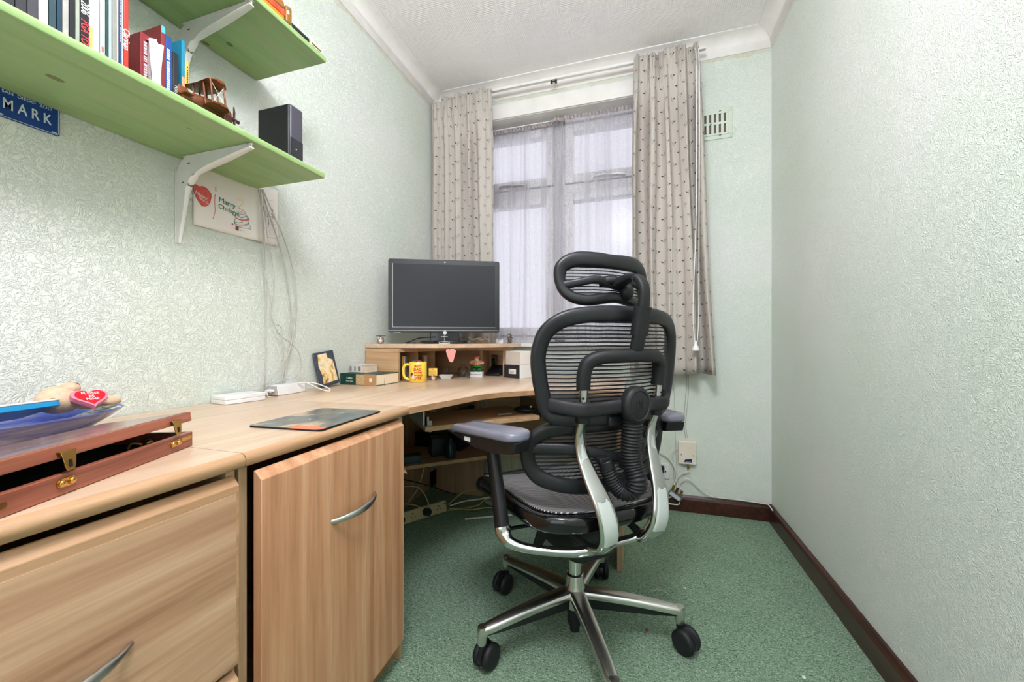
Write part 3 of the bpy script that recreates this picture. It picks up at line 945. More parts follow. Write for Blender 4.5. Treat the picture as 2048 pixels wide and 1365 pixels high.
def mug():
    c = Vector((-.9965, 1.662, ZD)); r, h = .041, .096
    t = thing('yellow_mug', 'yellow mug with red lettering holding odds and ends, in front of the riser', 'mug', c)
    Y = flat('mug_yellow', (240, 206, 70), .25, coat=.3, vary=.02)
    obj('cup', MB().lathe([(.0001, 0), (r-.003, 0), (r, .003), (r, h-.001), (r-.001, h), (r-.0035, h-.001), (r-.004, .006), (.0001, .005)], c, 40), Y, t, smooth=True)
    d_ = Vector((-.93, -.36, 0)).normalized()
    hp = [c+d_*(r-.003)+Vector((0, 0, .082)), c+d_*(r+.016)+Vector((0, 0, .083)), c+d_*(r+.027)+Vector((0, 0, .068)), c+d_*(r+.028)+Vector((0, 0, .045)), c+d_*(r+.022)+Vector((0, 0, .024)), c+d_*(r+.006)+Vector((0, 0, .013)), c+d_*(r-.003)+Vector((0, 0, .012))]
    obj('handle', MB().sweep(catmull(hp, 6), .0065, .005, (d_.y, -d_.x, 0), 12), Y, t, smooth=True)
    def wrap(txt, size, ang, z, depth=.0008):
        tb = text_mb(txt, size, Matrix.Identity(4), .0003, bold=.0006)
        vs = []
        for v in tb.v:
            a = ang+v[0]/r
            vs.append((c.x+(r+.0004+v[2])*math.cos(a), c.y+(r+.0004+v[2])*math.sin(a), c.z+z+v[1]))
        tb.v = vs
        return tb
    red = flat('mug_red', (196, 44, 34), .4)
    a0 = math.radians(-62)
    m = merge(wrap('BEST', .016, a0+.05, .077), wrap('DAD', .017, a0-.0, .062), wrap('IN THE', .011, a0+.05, .047), wrap('WORLD', .011, a0+.08, .034), wrap('EVER', .015, a0+.05, .020))
    obj('red_lettering', m, red, t)
    def patch(a, z, w_, h_, mat, nm, off=.0004):
        P = []
        for k in range(18):
            b = 2*PI*k/18
            P.append((a+w_*math.cos(b)/r, z+h_*math.sin(b)))
        vs = [Vector((c.x+(r+off)*math.cos(q), c.y+(r+off)*math.sin(q), c.z+zz)) for q, zz in P]
        vs2 = [Vector((c.x+(r-.001)*math.cos(q), c.y+(r-.001)*math.sin(q), c.z+zz)) for q, zz in P]
        n = len(vs)
        mm = MB().add(vs+vs2, [tuple(range(n)), tuple(range(2*n-1, n-1, -1))]+[(i, (i+1) % n, n+(i+1) % n, n+i) for i in range(n)])
        obj(nm, mm, mat, t)
    patch(a0-.72, .036, .007, .010, M['bezel'], 'printed_patch')
    patch(a0-.42, .028, .012, .010, flat('mug_cream', (236, 214, 186), .4), 'printed_patch', .0007)
    for (dx, dy, hh, rr, mt) in ((-.018, 0, .101, .012, flat('teal_lid', (60, 120, 124), .4)), (.008, -.006, .102, .010, flat('pink_sponge', (222, 70, 120), .5)), (.02, .01, .118, .004, M['bezel'])):
        tag(obj('small_item', MB().cyl(c+Vector((dx, dy, .008)), c+Vector((dx*1.1, dy, hh)), rr), mt, smooth=True),
            {.012: 'teal-capped tube standing in the yellow mug', .010: 'pink-topped tube standing in the yellow mug', .004: 'thin dark pen standing in the yellow mug'}[rr], 'tube' if rr > .005 else 'pen')
mug()
def sign_fig():
    c = Vector((-.958, 1.735, ZD))
    c = Vector((-.972, 1.765, ZD))
    t = thing('sign_figurine', 'little figurine holding up a yellow slogan placard, right of the mug', 'figurine', c, .35)
    obj('body', MB().lathe([(.0001, 0), (.008, .001), (.011, .010), (.010, .022), (.006, .030), (.0001, .033)], (0, 0, 0), 16), flat('fig_cream', (226, 202, 170), .5), t, world=False, smooth=True)
    obj('arm', MB().sweep([(.003, -.008, .018), (.006, -.013, .024), (.003, -.011, .030)], .003), flat('fig_arm', (196, 140, 70), .5), t, world=False, smooth=True)
    s = obj('placard', MB().box(-.021, .021, -.010, -.008, .022, .060), flat('placard_yellow', (248, 206, 96), .5), t, world=False, bev=.0008)
    y = .0535
    m = MB()
    for k, (tx, sz) in enumerate((('MY', .0080), ('SOMETHING', .0064), ('GREAT ON', .0068), ('THE STAIRS', .0064))):
        m = merge(m, text_mb(tx, sz, basis((0, -.0103, y-k*.0085), (1, 0, 0), (0, 0, 1)), .0002))
    obj('lettering', m, flat('sign_ink', (96, 44, 20), .5), s)
sign_fig()
def dish():
    c = Vector((-.945, 1.855, ZD))
    t = thing('white_dish', 'small white tapered dish between the placard figurine and the glasses', 'dish', c, .30)
    a, b, h = .036, .024, .020
    m = MB()
    def ring(x, y, z): return [Vector((x, y, z)), Vector((-x, y, z)), Vector((-x, -y, z)), Vector((x, -y, z))]
    vs = ring(a*.66, b*.66, 0)+ring(a, b, h)+ring(a-.003, b-.003, h)+ring(a*.6, b*.6, .003)
    fs = [(3, 2, 1, 0), (12, 13, 14, 15)]
    for L in range(3):
        fs += [(L*4+i, L*4+(i+1) % 4, L*4+4+(i+1) % 4, L*4+4+i) for i in range(4)]
    m.add(vs, fs)
    obj('bowl', m, 'wplastic', t, world=False, bev=.0015)
    obj('felt_lining', MB().box(-.028, .028, -.017, .017, .010, .014), flat('green_felt', (52, 74, 66), .8), t, world=False)
dish()
def glass(name, label, c, prof):
    return tag(obj(name, MB().lathe(prof, c, 28), 'glass', smooth=True), label, 'glass')
glass('carafe', 'round-bodied clear glass carafe below the pink heart', (-.905, 1.975, ZD), [(.0001, .001), (.027, .001), (.031, .01), (.032, .034), (.024, .05), (.011, .06), (.010, .068), (.012, .070), (.009, .068), (.009, .06), (.022, .049), (.030, .034), (.029, .01), (.025, .004), (.0001, .004)])
glass('shot_glass', 'tall narrow shot glass in front of the carafe', (-.842, 1.905, ZD), [(.0001, .001), (.009, .001), (.010, .012), (.0125, .045), (.0115, .045), (.009, .014), (.0001, .012)])
glass('tumbler', 'clear glass tumbler behind the shot glass', (-.862, 2.03, ZD), [(.0001, .001), (.019, .001), (.021, .01), (.0235, .075), (.022, .075), (.0195, .012), (.0001, .010)])
glass('small_glass', 'short clear glass standing behind the white dish', (-.985, 1.93, ZD), [(.0001, .001), (.014, .001), (.016, .05), (.0148, .05), (.013, .006), (.0001, .005)])
def gnome():
    c = Vector((-.828, 1.985, ZD))
    bx = thing('ornament_plinth_box', 'white lettered box under the bearded figure in green trousers', 'box', c, .12)
    obj('box_body', MB().box(-.034, .034, -.017, .017, 0, .029), 'wplastic', bx, world=False, bev=.001)
    obj('lettering', text_mb('A Souvenir No', .0095, basis((0, -.0173, .0155), (1, 0, 0), (0, 0, 1)), .0002), 'bezel', bx, world=False)
    t = thing('bearded_figurine', 'cheerful figurine with flat cap, beer glass and green trousers on a white box', 'figurine', c+Vector((0, 0, .0295)), .12)
    sk = flat('fig_skin', (222, 166, 140), .45)
    gr = flat('fig_green', (22, 128, 62), .4)
    m = MB().sweep([(-.013, 0, .006), (-.014, 0, .018), (-.009, 0, .030)], [.010, .013, .014]).sweep([(.013, 0, .006), (.014, 0, .018), (.009, 0, .030)], [.010, .013, .014]).ball((0, 0, .030), .027, .015, .010)
    obj('trousers', m, gr, t, world=False, smooth=True)
    obj('shoes', MB().ball((-.013, -.004, .004), .010, .013, .005).ball((.013, -.004, .004), .010, .013, .005), 'bezel', t, world=False, smooth=True)
    obj('torso', MB().ball((0, 0, .044), .021, .015, .018), flat('fig_shirt', (228, 214, 206), .5), t, world=False, smooth=True)
    m = MB().sweep(catmull([(.015, 0, .056), (.034, -.006, .052), (.036, -.010, .046), (.010, -.018, .044)], 4), .0055).sweep(catmull([(-.015, 0, .056), (-.030, -.006, .054), (-.032, -.010, .046), (-.006, -.018, .044)], 4), .0055)
    obj('arms', m, sk, t, world=False, smooth=True)
    obj('beer_glass', MB().cyl((-.003, -.020, .034), (-.003, -.020, .054), .007), flat('beer', (232, 140, 40), .25), t, world=False, smooth=True)
    h = obj('head', MB().ball((0, 0, .068), .013, .012, .013), sk, t, world=False, smooth=True)
    obj('beard', MB().ball((0, -.006, .062), .013, .009, .009), flat('fig_beard', (216, 206, 196), .6), h, smooth=True)
    obj('cap', MB().ball((0, -.001, .079), .017, .016, .007), flat('fig_cap', (202, 96, 80), .5), h, smooth=True)
gnome()
# pigeonhole contents
def cd(x, y, z, rz, th, d_, h, col, label, group=None):
    o = obj('disc_case', MB().box(-d_/2, d_/2, -th/2, th/2, 0, h), col, loc=(x, y, z), rot=(0, 0, rz), bev=.001)
    return tag(o, label, 'disc case', group)
for k, (col, th, nm) in enumerate((((178, 180, 186), .007, 'silver-grey disc case, first in the left pigeonhole'), ((40, 38, 36), .006, 'black disc case next to the silver one in the left pigeonhole'), ((200, 132, 30), .010, 'orange-spined disc case in the left pigeonhole'), ((196, 196, 200), .006, 'pale grey disc case behind the orange one'), ((90, 92, 100), .007, 'slate disc case, last in the left pigeonhole'))):
    cd(-1.172, 1.672+k*.0142, ZD+.001, 0, th, .14, .125-.002*k, flat('case_%d' % k, col, .35), nm)
o_ = obj('calculator', MB().box(-1.135, -1.115, 1.935, 1.96, ZD+.001, .86), 'cream', bev=.002)
tag(o_, 'slim cream remote standing in the middle pigeonhole', 'remote')
m = thing('desk_phone', 'black desk telephone in the right pigeonhole of the riser', 'telephone', (-.775, 2.15, ZD))
obj('base', MB().prism([(0, .0), (.10, 0), (.10, .055), (.0, .012)], -.04, .04, lambda a, b, c: Vector((-.772+c, 2.075+a, ZD+.001+b))), 'black', m, bev=.003)
obj('upright', MB().box(-.805, -.775, 2.145, 2.172, ZD+.05, ZD+.115), 'glossblack', m, bev=.004)
for (zz, sx, sy, sz, cx, cy_, rz, mf, lab) in ((ZD, .118, .108, .071, -.606, 2.037, math.radians(-27), 'bezel', 'white box with black labelled end, under the plain carton'), (ZD+.0715, .108, .104, .070, -.602, 2.040, math.radians(-25), 'greige', 'plain pale grey carton stacked on the labelled box')):
    t = thing('storage_box', lab, 'box', (cx, cy_, zz), rz)
    if mf == 'greige': M['greige'] = flat('grey_card', (196, 186, 174), .7)
    obj('box_body', MB().box(-sx/2, sx/2, -sy/2, sy/2, 0, sz), 'wplastic' if mf == 'bezel' else flat('card_white', (226, 220, 214), .7), t, world=False, bev=.0015)
    e = obj('box_end', MB().box(-sx/2+.002, sx/2-.002, -sy/2-.0015, -sy/2+.0001, .001, sz-.001), mf, t, world=False)
    if mf == 'bezel':
        q = obj('paper_label', MB().box(-.020, .032, -sy/2-.0022, -sy/2-.0014, .022, .048), 'paper', e)
        mm = merge(MB().box(-.015, -.004, -sy/2-.0026, -sy/2-.002, .040, .042), MB().box(-.016, .018, -sy/2-.0026, -sy/2-.002, .034, .0365), MB().box(-.012, .016, -sy/2-.0026, -sy/2-.002, .028, .0305))
        obj('label_print', mm, flat('print_brown', (140, 110, 110), .6), e)

# books and picture left of the riser
t = thing('thick_book', 'thick hardback with green and tan spine, lying under the grey book', 'book', (-1.172, 1.538, ZD), math.radians(-4))
cov = flat('book_green', (22, 66, 54), .45)
W_, Dp, H_ = .200, .160, .050
obj('page_block', MB().box(-W_/2+.003, W_/2-.002, -Dp/2+.004, Dp/2-.003, .003, H_-.003), flat('pages', (232, 214, 186), .8, vary=.08, vscale=200), t, world=False)
c_ = obj('cover', MB().box(-W_/2, W_/2, -Dp/2, Dp/2, 0, .003).box(-W_/2, W_/2, -Dp/2, Dp/2, H_-.003, H_).box(-W_/2, W_/2, -Dp/2, -Dp/2+.004, 0, H_), cov, t, world=False, bev=.001)
obj('tan_spine_band', MB().box(.040, W_/2, -Dp/2-.0006, -Dp/2+.002, .0, H_), flat('spine_tan', (176, 134, 92), .5), c_)
obj('floral_panel', MB().box(-.008, .040, -Dp/2-.001, -Dp/2+.002, .002, H_-.002), flat('spine_floral', (186, 160, 120), .5, vary=.4, vscale=260), c_)
obj('spine_title', merge(text_mb('Collins', .012, basis((-.045, -Dp/2-.0009, .031), (1, 0, 0), (0, 0, 1)), .0003), text_mb('Pocket Guide', .007, basis((-.045, -Dp/2-.0009, .017), (1, 0, 0), (0, 0, 1)), .0003), MB().box(.066, .080, -Dp/2-.001, -Dp/2, .018, .034)), flat('spine_ink', (214, 224, 208), .5), c_)
obj('ribbon_marker', MB().tube([(W_/2, -.02, .030), (W_/2+.006, -.03, .006), (W_/2+.02, -.05, .001), (W_/2+.03, -.06, .0014)], .0008, 5), 'bezel', t, world=False)
t = thing('grey_book', 'smaller pale grey book lying on top of the thick green-spined book', 'book', (-1.222, 1.558, ZD+H_+.0005), math.radians(-4))
W_, Dp, H2 = .098, .078, .034
obj('page_block', MB().box(-W_/2+.003, W_/2-.002, -Dp/2+.003, Dp/2-.003, .002, H2-.002), flat('pages_b', (224, 200, 176), .8, vary=.08, vscale=200), t, world=False)
c_ = obj('cover', MB().box(-W_/2, W_/2, -Dp/2, Dp/2, 0, .0022).box(-W_/2, W_/2, -Dp/2, Dp/2, H2-.0022, H2).box(-W_/2, W_/2-.03, -Dp/2, -Dp/2+.003, 0, H2), flat('cover_grey', (206, 206, 202), .5), t, world=False, bev=.001)
m = MB()
for xx, w_ in ((-.047, .003), (-.040, .003), (-.020, .006), (.002, .003), (.009, .007)):
    m.box(xx, xx+w_, -Dp/2-.0006, -Dp/2, .007, H2-.006)
obj('spine_print', m, flat('spine_print', (120, 60, 60), .5, vary=.5, vscale=300), c_)
# framed picture leaning on the wall
p0 = Vector((-1.205, 1.352, ZD)); 
A = Vector((-1.238, 1.313, ZD+.0025)); B = Vector((-1.234, 1.417, ZD+.0145))
up = Vector((-.026, -.012, .143))
bx_ = (B-A).normalized()
bs = basis(A, bx_, up)
t = thing('framed_picture', 'small dark-framed gold picture leaning against the left wall', 'picture', A)
Wf, Hf = (B-A).length, up.length
m = MB().box(0, Wf, 0, Hf, -.008, .0)
m.v = [tuple(bs @ Vector(v)) for v in m.v]
obj('frame', m, flat('slate_frame', (62, 66, 80), .4, vary=.3, vscale=80), t, bev=.0015)
def m_marble():
    q = NT('gilt_print')
    v = q.coord(); n = q.noise(v, 16., 5, .6, 1.6)
    q.link(q.ramp(n, [(.30, srgb(120, 84, 50)), (.42, srgb(214, 176, 106)), (.55, srgb(240, 220, 176)), (.70, srgb(196, 176, 150))]), q.b.inputs['Base Color'])
    q.set(q.b, Roughness=.25)
    return q.m
poly = [(.014, .012), (Wf-.01, .016), (Wf-.012, Hf*.42), (Wf*.86, Hf*.72), (Wf*.62, Hf*.80), (Wf*.60, Hf-.008), (.018, Hf-.010), (.010, Hf*.6), (.020, Hf*.3)]
m = MB().prism(poly, -.0002, .001)
m.v = [tuple(bs @ Vector(v)) for v in m.v]
obj('gilt_picture', m, m_marble(), t)
# ------------------------------------------------------------------ shelves on the left wall
SX = -.975
def shelf_board(z0, y1, label):
    t = thing('wall_shelf', label, 'shelf', ((XL+SX)/2, .5, z0))
    r = .006; z1 = z0+.020
    prof = [(XL+.002, z0), (SX-r*.4, z0), (SX, z0+r), (SX, z1-r), (SX-r, z1), (XL+.002, z1)]
    m = MB().prism(prof, -.15, y1, lambda a, b, c: Vector((a, c, b)))
    obj('board', m, 'shelf', t, bev=.002)
    return t
S1 = shelf_board(1.473, 1.050, 'lower green-stained pine shelf full of upright books')
S2 = shelf_board(1.857, 1.056, 'upper green-stained pine shelf near the ceiling')
def knot(x, y, z, rx, ry, par):
    obj('knot', MB().lathe([(.0001, -.0004), (1, -.0004), (1, .0004), (.0001, .0004)], (x, y, z), 20, None, rx, ry), 'knot', par)
knot(-1.125, .484, 1.4729, .0075, .014, S1)
knot(-1.20, .90, 1.8569, .007, .010, S2)
knot(-1.265, .875, 1.8569, .006, .010, S2)
knot(-1.07, .70, 1.4729, .0012, .006, S1)
def bracket(y, zt, label, armx=.292, leg=.247):
    t = thing('shelf_bracket', label, 'bracket', (XL, y, zt))
    # side web: L with a rounded outer corner and tapering arms, edges turned out into a flange
    def web(y0, y1):
        o_ = [(0, -leg), (.0, -.0), (.012, -.0), (armx, 0)]
        outer = [(.002, -leg), (.002, -.055)]+[(.002+.05*(1-math.cos(math.radians(a))), -.055+.053*math.sin(math.radians(a))) for a in (20, 40, 60, 80)]+[(.06, -.001), (armx, -.001)]
        inner = [(armx, -.012), (.115, -.045)]+[(.085-.035*math.sin(math.radians(a)), -.085+.035*math.cos(math.radians(a))) for a in (10, 30, 50, 70, 88)]+[(.014, -leg+.0)]
        poly = outer+inner
        return MB().prism([(XL+a, zt+b) for a, b in poly], y0, y1, lambda a, b, c: Vector((a, c, b)))
    b = obj('web', web(y-.0012, y+.0012), 'bracket', t)
    inner = [(XL+armx, y, zt-.012), (XL+.20, y, zt-.031), (XL+.115, y, zt-.048), (XL+.075, y, zt-.065), (XL+.052, y, zt-.095), (XL+.040, y, zt-.14), (XL+.014, y, zt-leg)]
    obj('flange', MB().sweep(catmull(inner, 5), [.0045+.0065*math.sin(PI*min(1, .15+.85*k/15)) if k < 15 else .010-.0065*(k-15)/15 for k in range(31)], .0016, (1, 0, 1), 8, sq=.5), 'white', t, smooth=True)
    m = MB().box(XL+.0005, XL+.0025, y-.004, y+.004, zt-leg-.002, zt-.03)
    m.box(XL+.03, XL+armx+.004, y-.004, y+.004, zt-.0025, zt-.0005)
    obj('mounting_strip', m, 'bracket', t, bev=.0008)
    for (xx, zz, n_) in ((XL+.004, zt-leg+.004, (1, 0, 0)),):
        obj('screw', MB().lathe([(.0001, .002), (.004, .001), (.0045, 0)], (XL+.014, y-.0, zt-leg+.008), 12, Matrix.Rotation(PI/2, 4, 'Y')), 'steel', t, smooth=True)
    obj('screw', MB().ball((XL+armx-.012, y-.006, zt-.003), .004, .004, .0015, 10, 6), 'steel', t, smooth=True)
    obj('rivet', MB().ball((XL+.03, y-.0015, zt-.075), .0025, .001, .0025, 8, 5), 'bezel', t)
    obj('rivet', MB().box(XL+.050, XL+.058, y-.0018, y-.001, zt-.024, zt-.021), 'bezel', t)
bracket(.802, 1.473, 'white pressed-metal bracket under the lower shelf, over the drawing')
bracket(.802, 1.857, 'white pressed-metal bracket under the upper shelf, behind the books')

def yat(u, x):
    d = ray(u, 0)
    return x*d.y/d.x
ST = 1.493
def book(u0, u1, h, col, label, x=-.992, depth=.20, name='book', pages=True, title=None, tcol=(240, 240, 240), tsize=None, th=0., extra=None, rough=.4, z=ST, tz=None, shear=.0, tsx=1.0):
    y0, y1 = yat(u0, x), yat(u1, x)
    col = tuple(q*.87 for q in col)
    t = thing(name, label, 'book' if name == 'book' else name, (x-depth/2, (y0+y1)/2, z))
    m = MB().box(x-depth, x-.0015, y0+.0003, y0+.0022, z+.0004, z+h).box(x-depth, x-.0015, y1-.0022, y1-.0003, z+.0004, z+h).box(x-.0022, x, y0+.0003, y1-.0003, z+.0004, z+h)
    c = obj('cover', m, flat('book_%d_%d' % (int(u0), int(u1)), col, rough, vary=.1, vscale=30), t, bev=.0007)
    if pages and y1-y0 > .005:
        obj('page_block', MB().box(x-depth+.004, x-.0024, y0+.0023, y1-.0023, z+.003, z+h-.004), M['pg'], t)
    if title:
        s_ = tsize or (y1-y0)*.8
        # letters run down the spine
        tb = text_mb(title, s_, basis((x+.0006, (y0+y1)/2, tz if tz else z+h*.5), (0, 0, -1), (0, 1, 0)), .0003, shear=shear, sx=tsx)
        obj('spine_title', tb, flat('title_%d' % int(u0), tcol, .5, vary=.02), c)
    if extra: extra(c, x, y0, y1, z, h)
    return t
M['pg'] = flat('book_pages', (226, 214, 190), .8, vary=.06, vscale=260)
def ytint(c, x, y0, y1, z, h):
    obj('yellow_print', MB().box(x-.0001, x+.0006, y0+.001, y0+.004, z+.004, z+.045), flat('yel', (238, 204, 60), .5), c)
def gtint(c, x, y0, y1, z, h):
    obj('red_print', MB().box(x-.0001, x+.0006, y0+.003, y0+.006, z+.010, z+.020), flat('redp', (190, 90, 90), .5, vary=.5, vscale=500), c)
def barprint(col, w0, w1, n, za, zb):
    def f(c, x, y0, y1, z, h):
        m = MB(); rr = random.Random(int(y0*1e5)); zz = za; W = y1-y0
        while zz < zb:
            L = rr.uniform(.0025, .0055)
            m.box(x-.0001, x+.0005, y0+W*w0, y0+W*w1, z+zz, z+zz+L); zz += L+.0016
            if rr.random() < .15: zz += .003
        obj('spine_print', m, flat('ink_%d' % int(y0*1e4), col, .5), c)
    return f
big = .27
bookdefs = [
 (-90, -40, (54, 50, 60), 'dark plum tall book at the very left of the lower shelf', big),
 (-40, 2, (44, 44, 52), 'charcoal tall book at the left end of the lower shelf', big),
 (2, 30, (40, 40, 46), 'near-black tall book, left of the dark patterned one', .26),
 (30, 54, (48, 46, 54), 'black speckled tall book on the lower shelf', .265),
 (54, 76, (70, 66, 74), 'dark patterned tall book left of the lavender-white one', .26),
 (77, 97, (216, 212, 226), 'lavender-white tall book on the lower shelf', .275),
 (97.5, 113, (46, 74, 82), 'dark teal tall book right of the lavender-white one', .27),
 (113.5, 124.5, (20, 58, 82), 'petrol blue tall book right of the teal one', .265),
 (125, 138, (186, 182, 176), 'stone-coloured tall book right of the petrol blue one', .27),
 (138.5, 150.5, (26, 26, 34), 'plain black tall book between the stone and grey-green ones', .27),
 (151, 160, (172, 178, 164), 'grey-green slim book left of the golf yearbook', .262)]
for (a, b, col, lab, h) in bookdefs: book(a, b, h, col, lab)
book(160.5, 178, .265, (30, 30, 32), 'black golf yearbook with white and red spine letters', title='2006', tcol=(240, 240, 240), tsize=.0175, tz=ST+.075, shear=.25, tsx=.72)
x_ = -.992; y0_, y1_ = yat(160.5, x_), yat(178, x_)
gb = [o for o in C.objects if o.name.startswith('cover') and 'golf' in (o.parent.get('label') or '')][0]
obj('red_spine_title', text_mb('PGA TOUR', .0172, basis((x_+.0006, (y0_+y1_)/2, ST+.052), (0, 0, -1), (0, 1, 0)), .0003, 'LEFT', shear=.25, sx=.72), flat('golf_red', (236, 70, 78), .5), gb)
book(179, 199, .268, (208, 210, 220), 'silver-white book with a yellow splash low on its spine', extra=ytint)
book(199.5, 211, .27, (188, 204, 192), 'pale sage tall book with tiny red lettering', extra=gtint)
book(211.5, 217, .262, (44, 72, 66), 'thin bottle-green book right of the pale sage one')
book(217.5, 224, .27, (176, 196, 206), 'thin powder blue book right of the bottle-green one')
book(224.5, 233, .258, (150, 154, 148), 'grey marbled slim book right of the powder blue one')
book(233.5, 237.5, .262, (236, 224, 212), 'very thin cream book beside the grey marbled one')
book(238, 243.5, .266, (44, 76, 120), 'thin navy book with fine white lettering', extra=barprint((210, 220, 230), .25, .5, 0, .05, .20))
book(244, 247, .268, (236, 238, 244), 'very thin white book squeezed beside the red annual')
book(247.5, 257.5, .255, (206, 60, 44), 'red annual with white script on its spine, last of the tall books', title='Clarinan', tsize=.0150, tz=ST+.062, shear=.3, tsx=.85)
# shorter books set back on the shelf
book(281, 299, .168, (150, 52, 58), 'thick dark red paperback with silver spine lettering', x=-1.10, depth=.16, extra=barprint((206, 186, 190), .35, .72, 0, .05, .150))
book(300, 307, .150, (44, 30, 62), 'dark purple slim book right of the dark red paperback', x=-1.10, depth=.14)
t_ = book(322, 330.5, .215, (150, 56, 58), 'tall book with red and cyan spine behind the white cloth', x=-1.10, depth=.13, extra=lambda c, x, y0, y1, z, h: obj('cyan_print', MB().box(x-.0001, x+.0006, y0+.0005, y1-.0005, z+h-.018, z+h-.001), flat('cyan_p', (80, 176, 214), .5), c))
book(331, 344.5, .198, (40, 84, 160), 'blue paperback with white capitals on its spine', x=-1.10, depth=.15, extra=barprint((226, 232, 244), .22, .62, 0, .03, .165))
book(345.5, 357.5, .168, (46, 48, 52), 'black round-cornered case marked in grey, right of the blue paperback', x=-1.10, depth=.15, title='POISON', tcol=(206, 206, 206), tsize=.009, tz=ST+.07)
book(363, 370, .212, (30, 152, 190), 'tall thin book with turquoise top and orange spine', x=-1.10, depth=.16, extra=lambda c, x, y0, y1, z, h: obj('orange_print', MB().box(x-.0001, x+.0006, y0+.0004, y1-.0004, z+.001, z+h*.56), flat('orange_p', (226, 150, 110), .5, vary=.4, vscale=200), c))
book(370.6, 377.5, .165, (246, 206, 90), 'bright yellow paperback at the right end of the books', x=-1.10, depth=.14, extra=barprint((60, 50, 40), .45, .75, 0, .02, .15))
# white cloth draped over the spines
ya, yb = yat(306, -1.075), yat(331, -1.075)
def cloth(u, v):
    y = ya+(yb-ya)*u
    z = ST+.002+.168*v
    x = -1.088+.010*math.sin(u*9+v*5)*.6+.006*math.sin(u*21+1)
    if v > .93: x -= (v-.93)*.5
    return Vector((x, y-.006*(1-v)*math.sin(u*3), z-.010*abs(u-.5)*v))
o_ = obj('white_cloth', MB().grid(cloth, 24, 26), flat('cloth_white', (232, 232, 238), .8), smooth=True, solid=.002, auto=False)
tag(o_, 'crumpled white cloth hanging over the books beside the dark red paperback', 'cloth')

# model biplane in dark wood, nose to the right
PLB = Vector((-1.025, .732, ST))
t = thing('toy_biplane', 'dark wooden toy biplane with string rigging near the front of the lower shelf', 'model aeroplane', PLB, 0)
def pv(a, b, c): return PLB+Vector((a, b, c))           # a: across, b: nose direction, c: up
m = MB().sweep([pv(0, -.080, .028), pv(0, -.05, .033), pv(0, -.01, .036), pv(0, .022, .036), pv(0, .034, .036)], [.006, .013, .017, .017, .012], [.008, .014, .018, .018, .013], (0, 0, 1), 14, sq=.35)
fus = obj('fuselage', m, 'toy', t, smooth=True)
def wing(z, half, y0, y1):
    prof = [(y0, 0), (y0+.006, .004), ((y0+y1)/2, .006), (y1-.003, .004), (y1, 0), ((y0+y1)/2, -.001)]
    mm = MB()
    n = 9
    secs = []
    for i in range(n):
        s_ = -1+2*i/(n-1)
        k = (1-abs(s_)**5)*.5+.5 if abs(s_) > .8 else 1
        cy_ = (y0+y1)/2
        secs.append([pv(s_*half, cy_+(yy-cy_)*k, z+zz+abs(s_)*.004) for yy, zz in prof])
    L = len(prof)
    vs = [p for s_ in secs for p in s_]
    fs = [tuple(range(L)), tuple((n-1)*L+k for k in range(L-1, -1, -1))]
    for i in range(n-1): fs += [(i*L+k, i*L+(k+1) % L, (i+1)*L+(k+1) % L, (i+1)*L+k) for k in range(L)]
    return mm.add(vs, fs)
obj('wing', wing(.024, .050, -.040, .008), 'toy', t, smooth=True)
obj('wing', wing(.078, .050, -.047, .001), 'toy', t, smooth=True)
for sx_ in (-.042, -.018, .018, .042):
    for yy in (-.036, -.004):
        obj('strut', MB().cyl(pv(sx_, yy, .028), pv(sx_, yy-.006, .082), .0022, seg=8), 'toy', t)
for s_ in (-1, 1):
    m = MB()
    m.cyl(pv(s_*.018, -.004, .030), pv(s_*.042, -.008, .080), .0006, seg=5).cyl(pv(s_*.042, -.004, .030), pv(s_*.018, -.008, .080), .0006, seg=5)
    m.cyl(pv(s_*.042, -.036, .030), pv(s_*.042, -.008, .080), .0006, seg=5).cyl(pv(s_*.042, -.004, .030), pv(s_*.042, -.042, .080), .0006, seg=5)
    obj('rigging', m, 'cream', t)
obj('propeller', MB().sweep([pv(.002, .050, -.000), pv(0, .050, .018), pv(0, .050, .036), pv(0, .050, .054), pv(-.002, .050, .072)], [.002, .005, .0035, .005, .002], [.0012, .002, .003, .002, .0012], (0, 1, 0), 8), 'toy_dark', t, smooth=True)
obj('nose_boss', MB().cyl(pv(0, .034, .036), pv(0, .046, .036), .006).cyl(pv(0, .048, .036), pv(0, .062, .036), .0045), 'toy_dark', t, smooth=True)
for s_ in (-1, 1):
    obj('wheel', MB().cyl(pv(s_*.028, .008, .0115), pv(s_*.034, .008, .0115), .011), 'toy_dark', t, smooth=True)
    obj('undercarriage_leg', MB().cyl(pv(s_*.010, .006, .024), pv(s_*.029, .008, .012), .0016, seg=6), 'steel', t)
obj('tail', MB().box(*[q for q in (PLB.x-.022, PLB.x+.022, PLB.y-.082, PLB.y-.064, PLB.z+.030, PLB.z+.034)]).box(PLB.x-.002, PLB.x+.002, PLB.y-.086, PLB.y-.066, PLB.z+.03, PLB.z+.050), 'toy', t, bev=.001)
obj('tail_skid', MB().cyl(pv(0, -.074, .001), pv(0, -.074, .030), .002, seg=8), 'toy_dark', t)
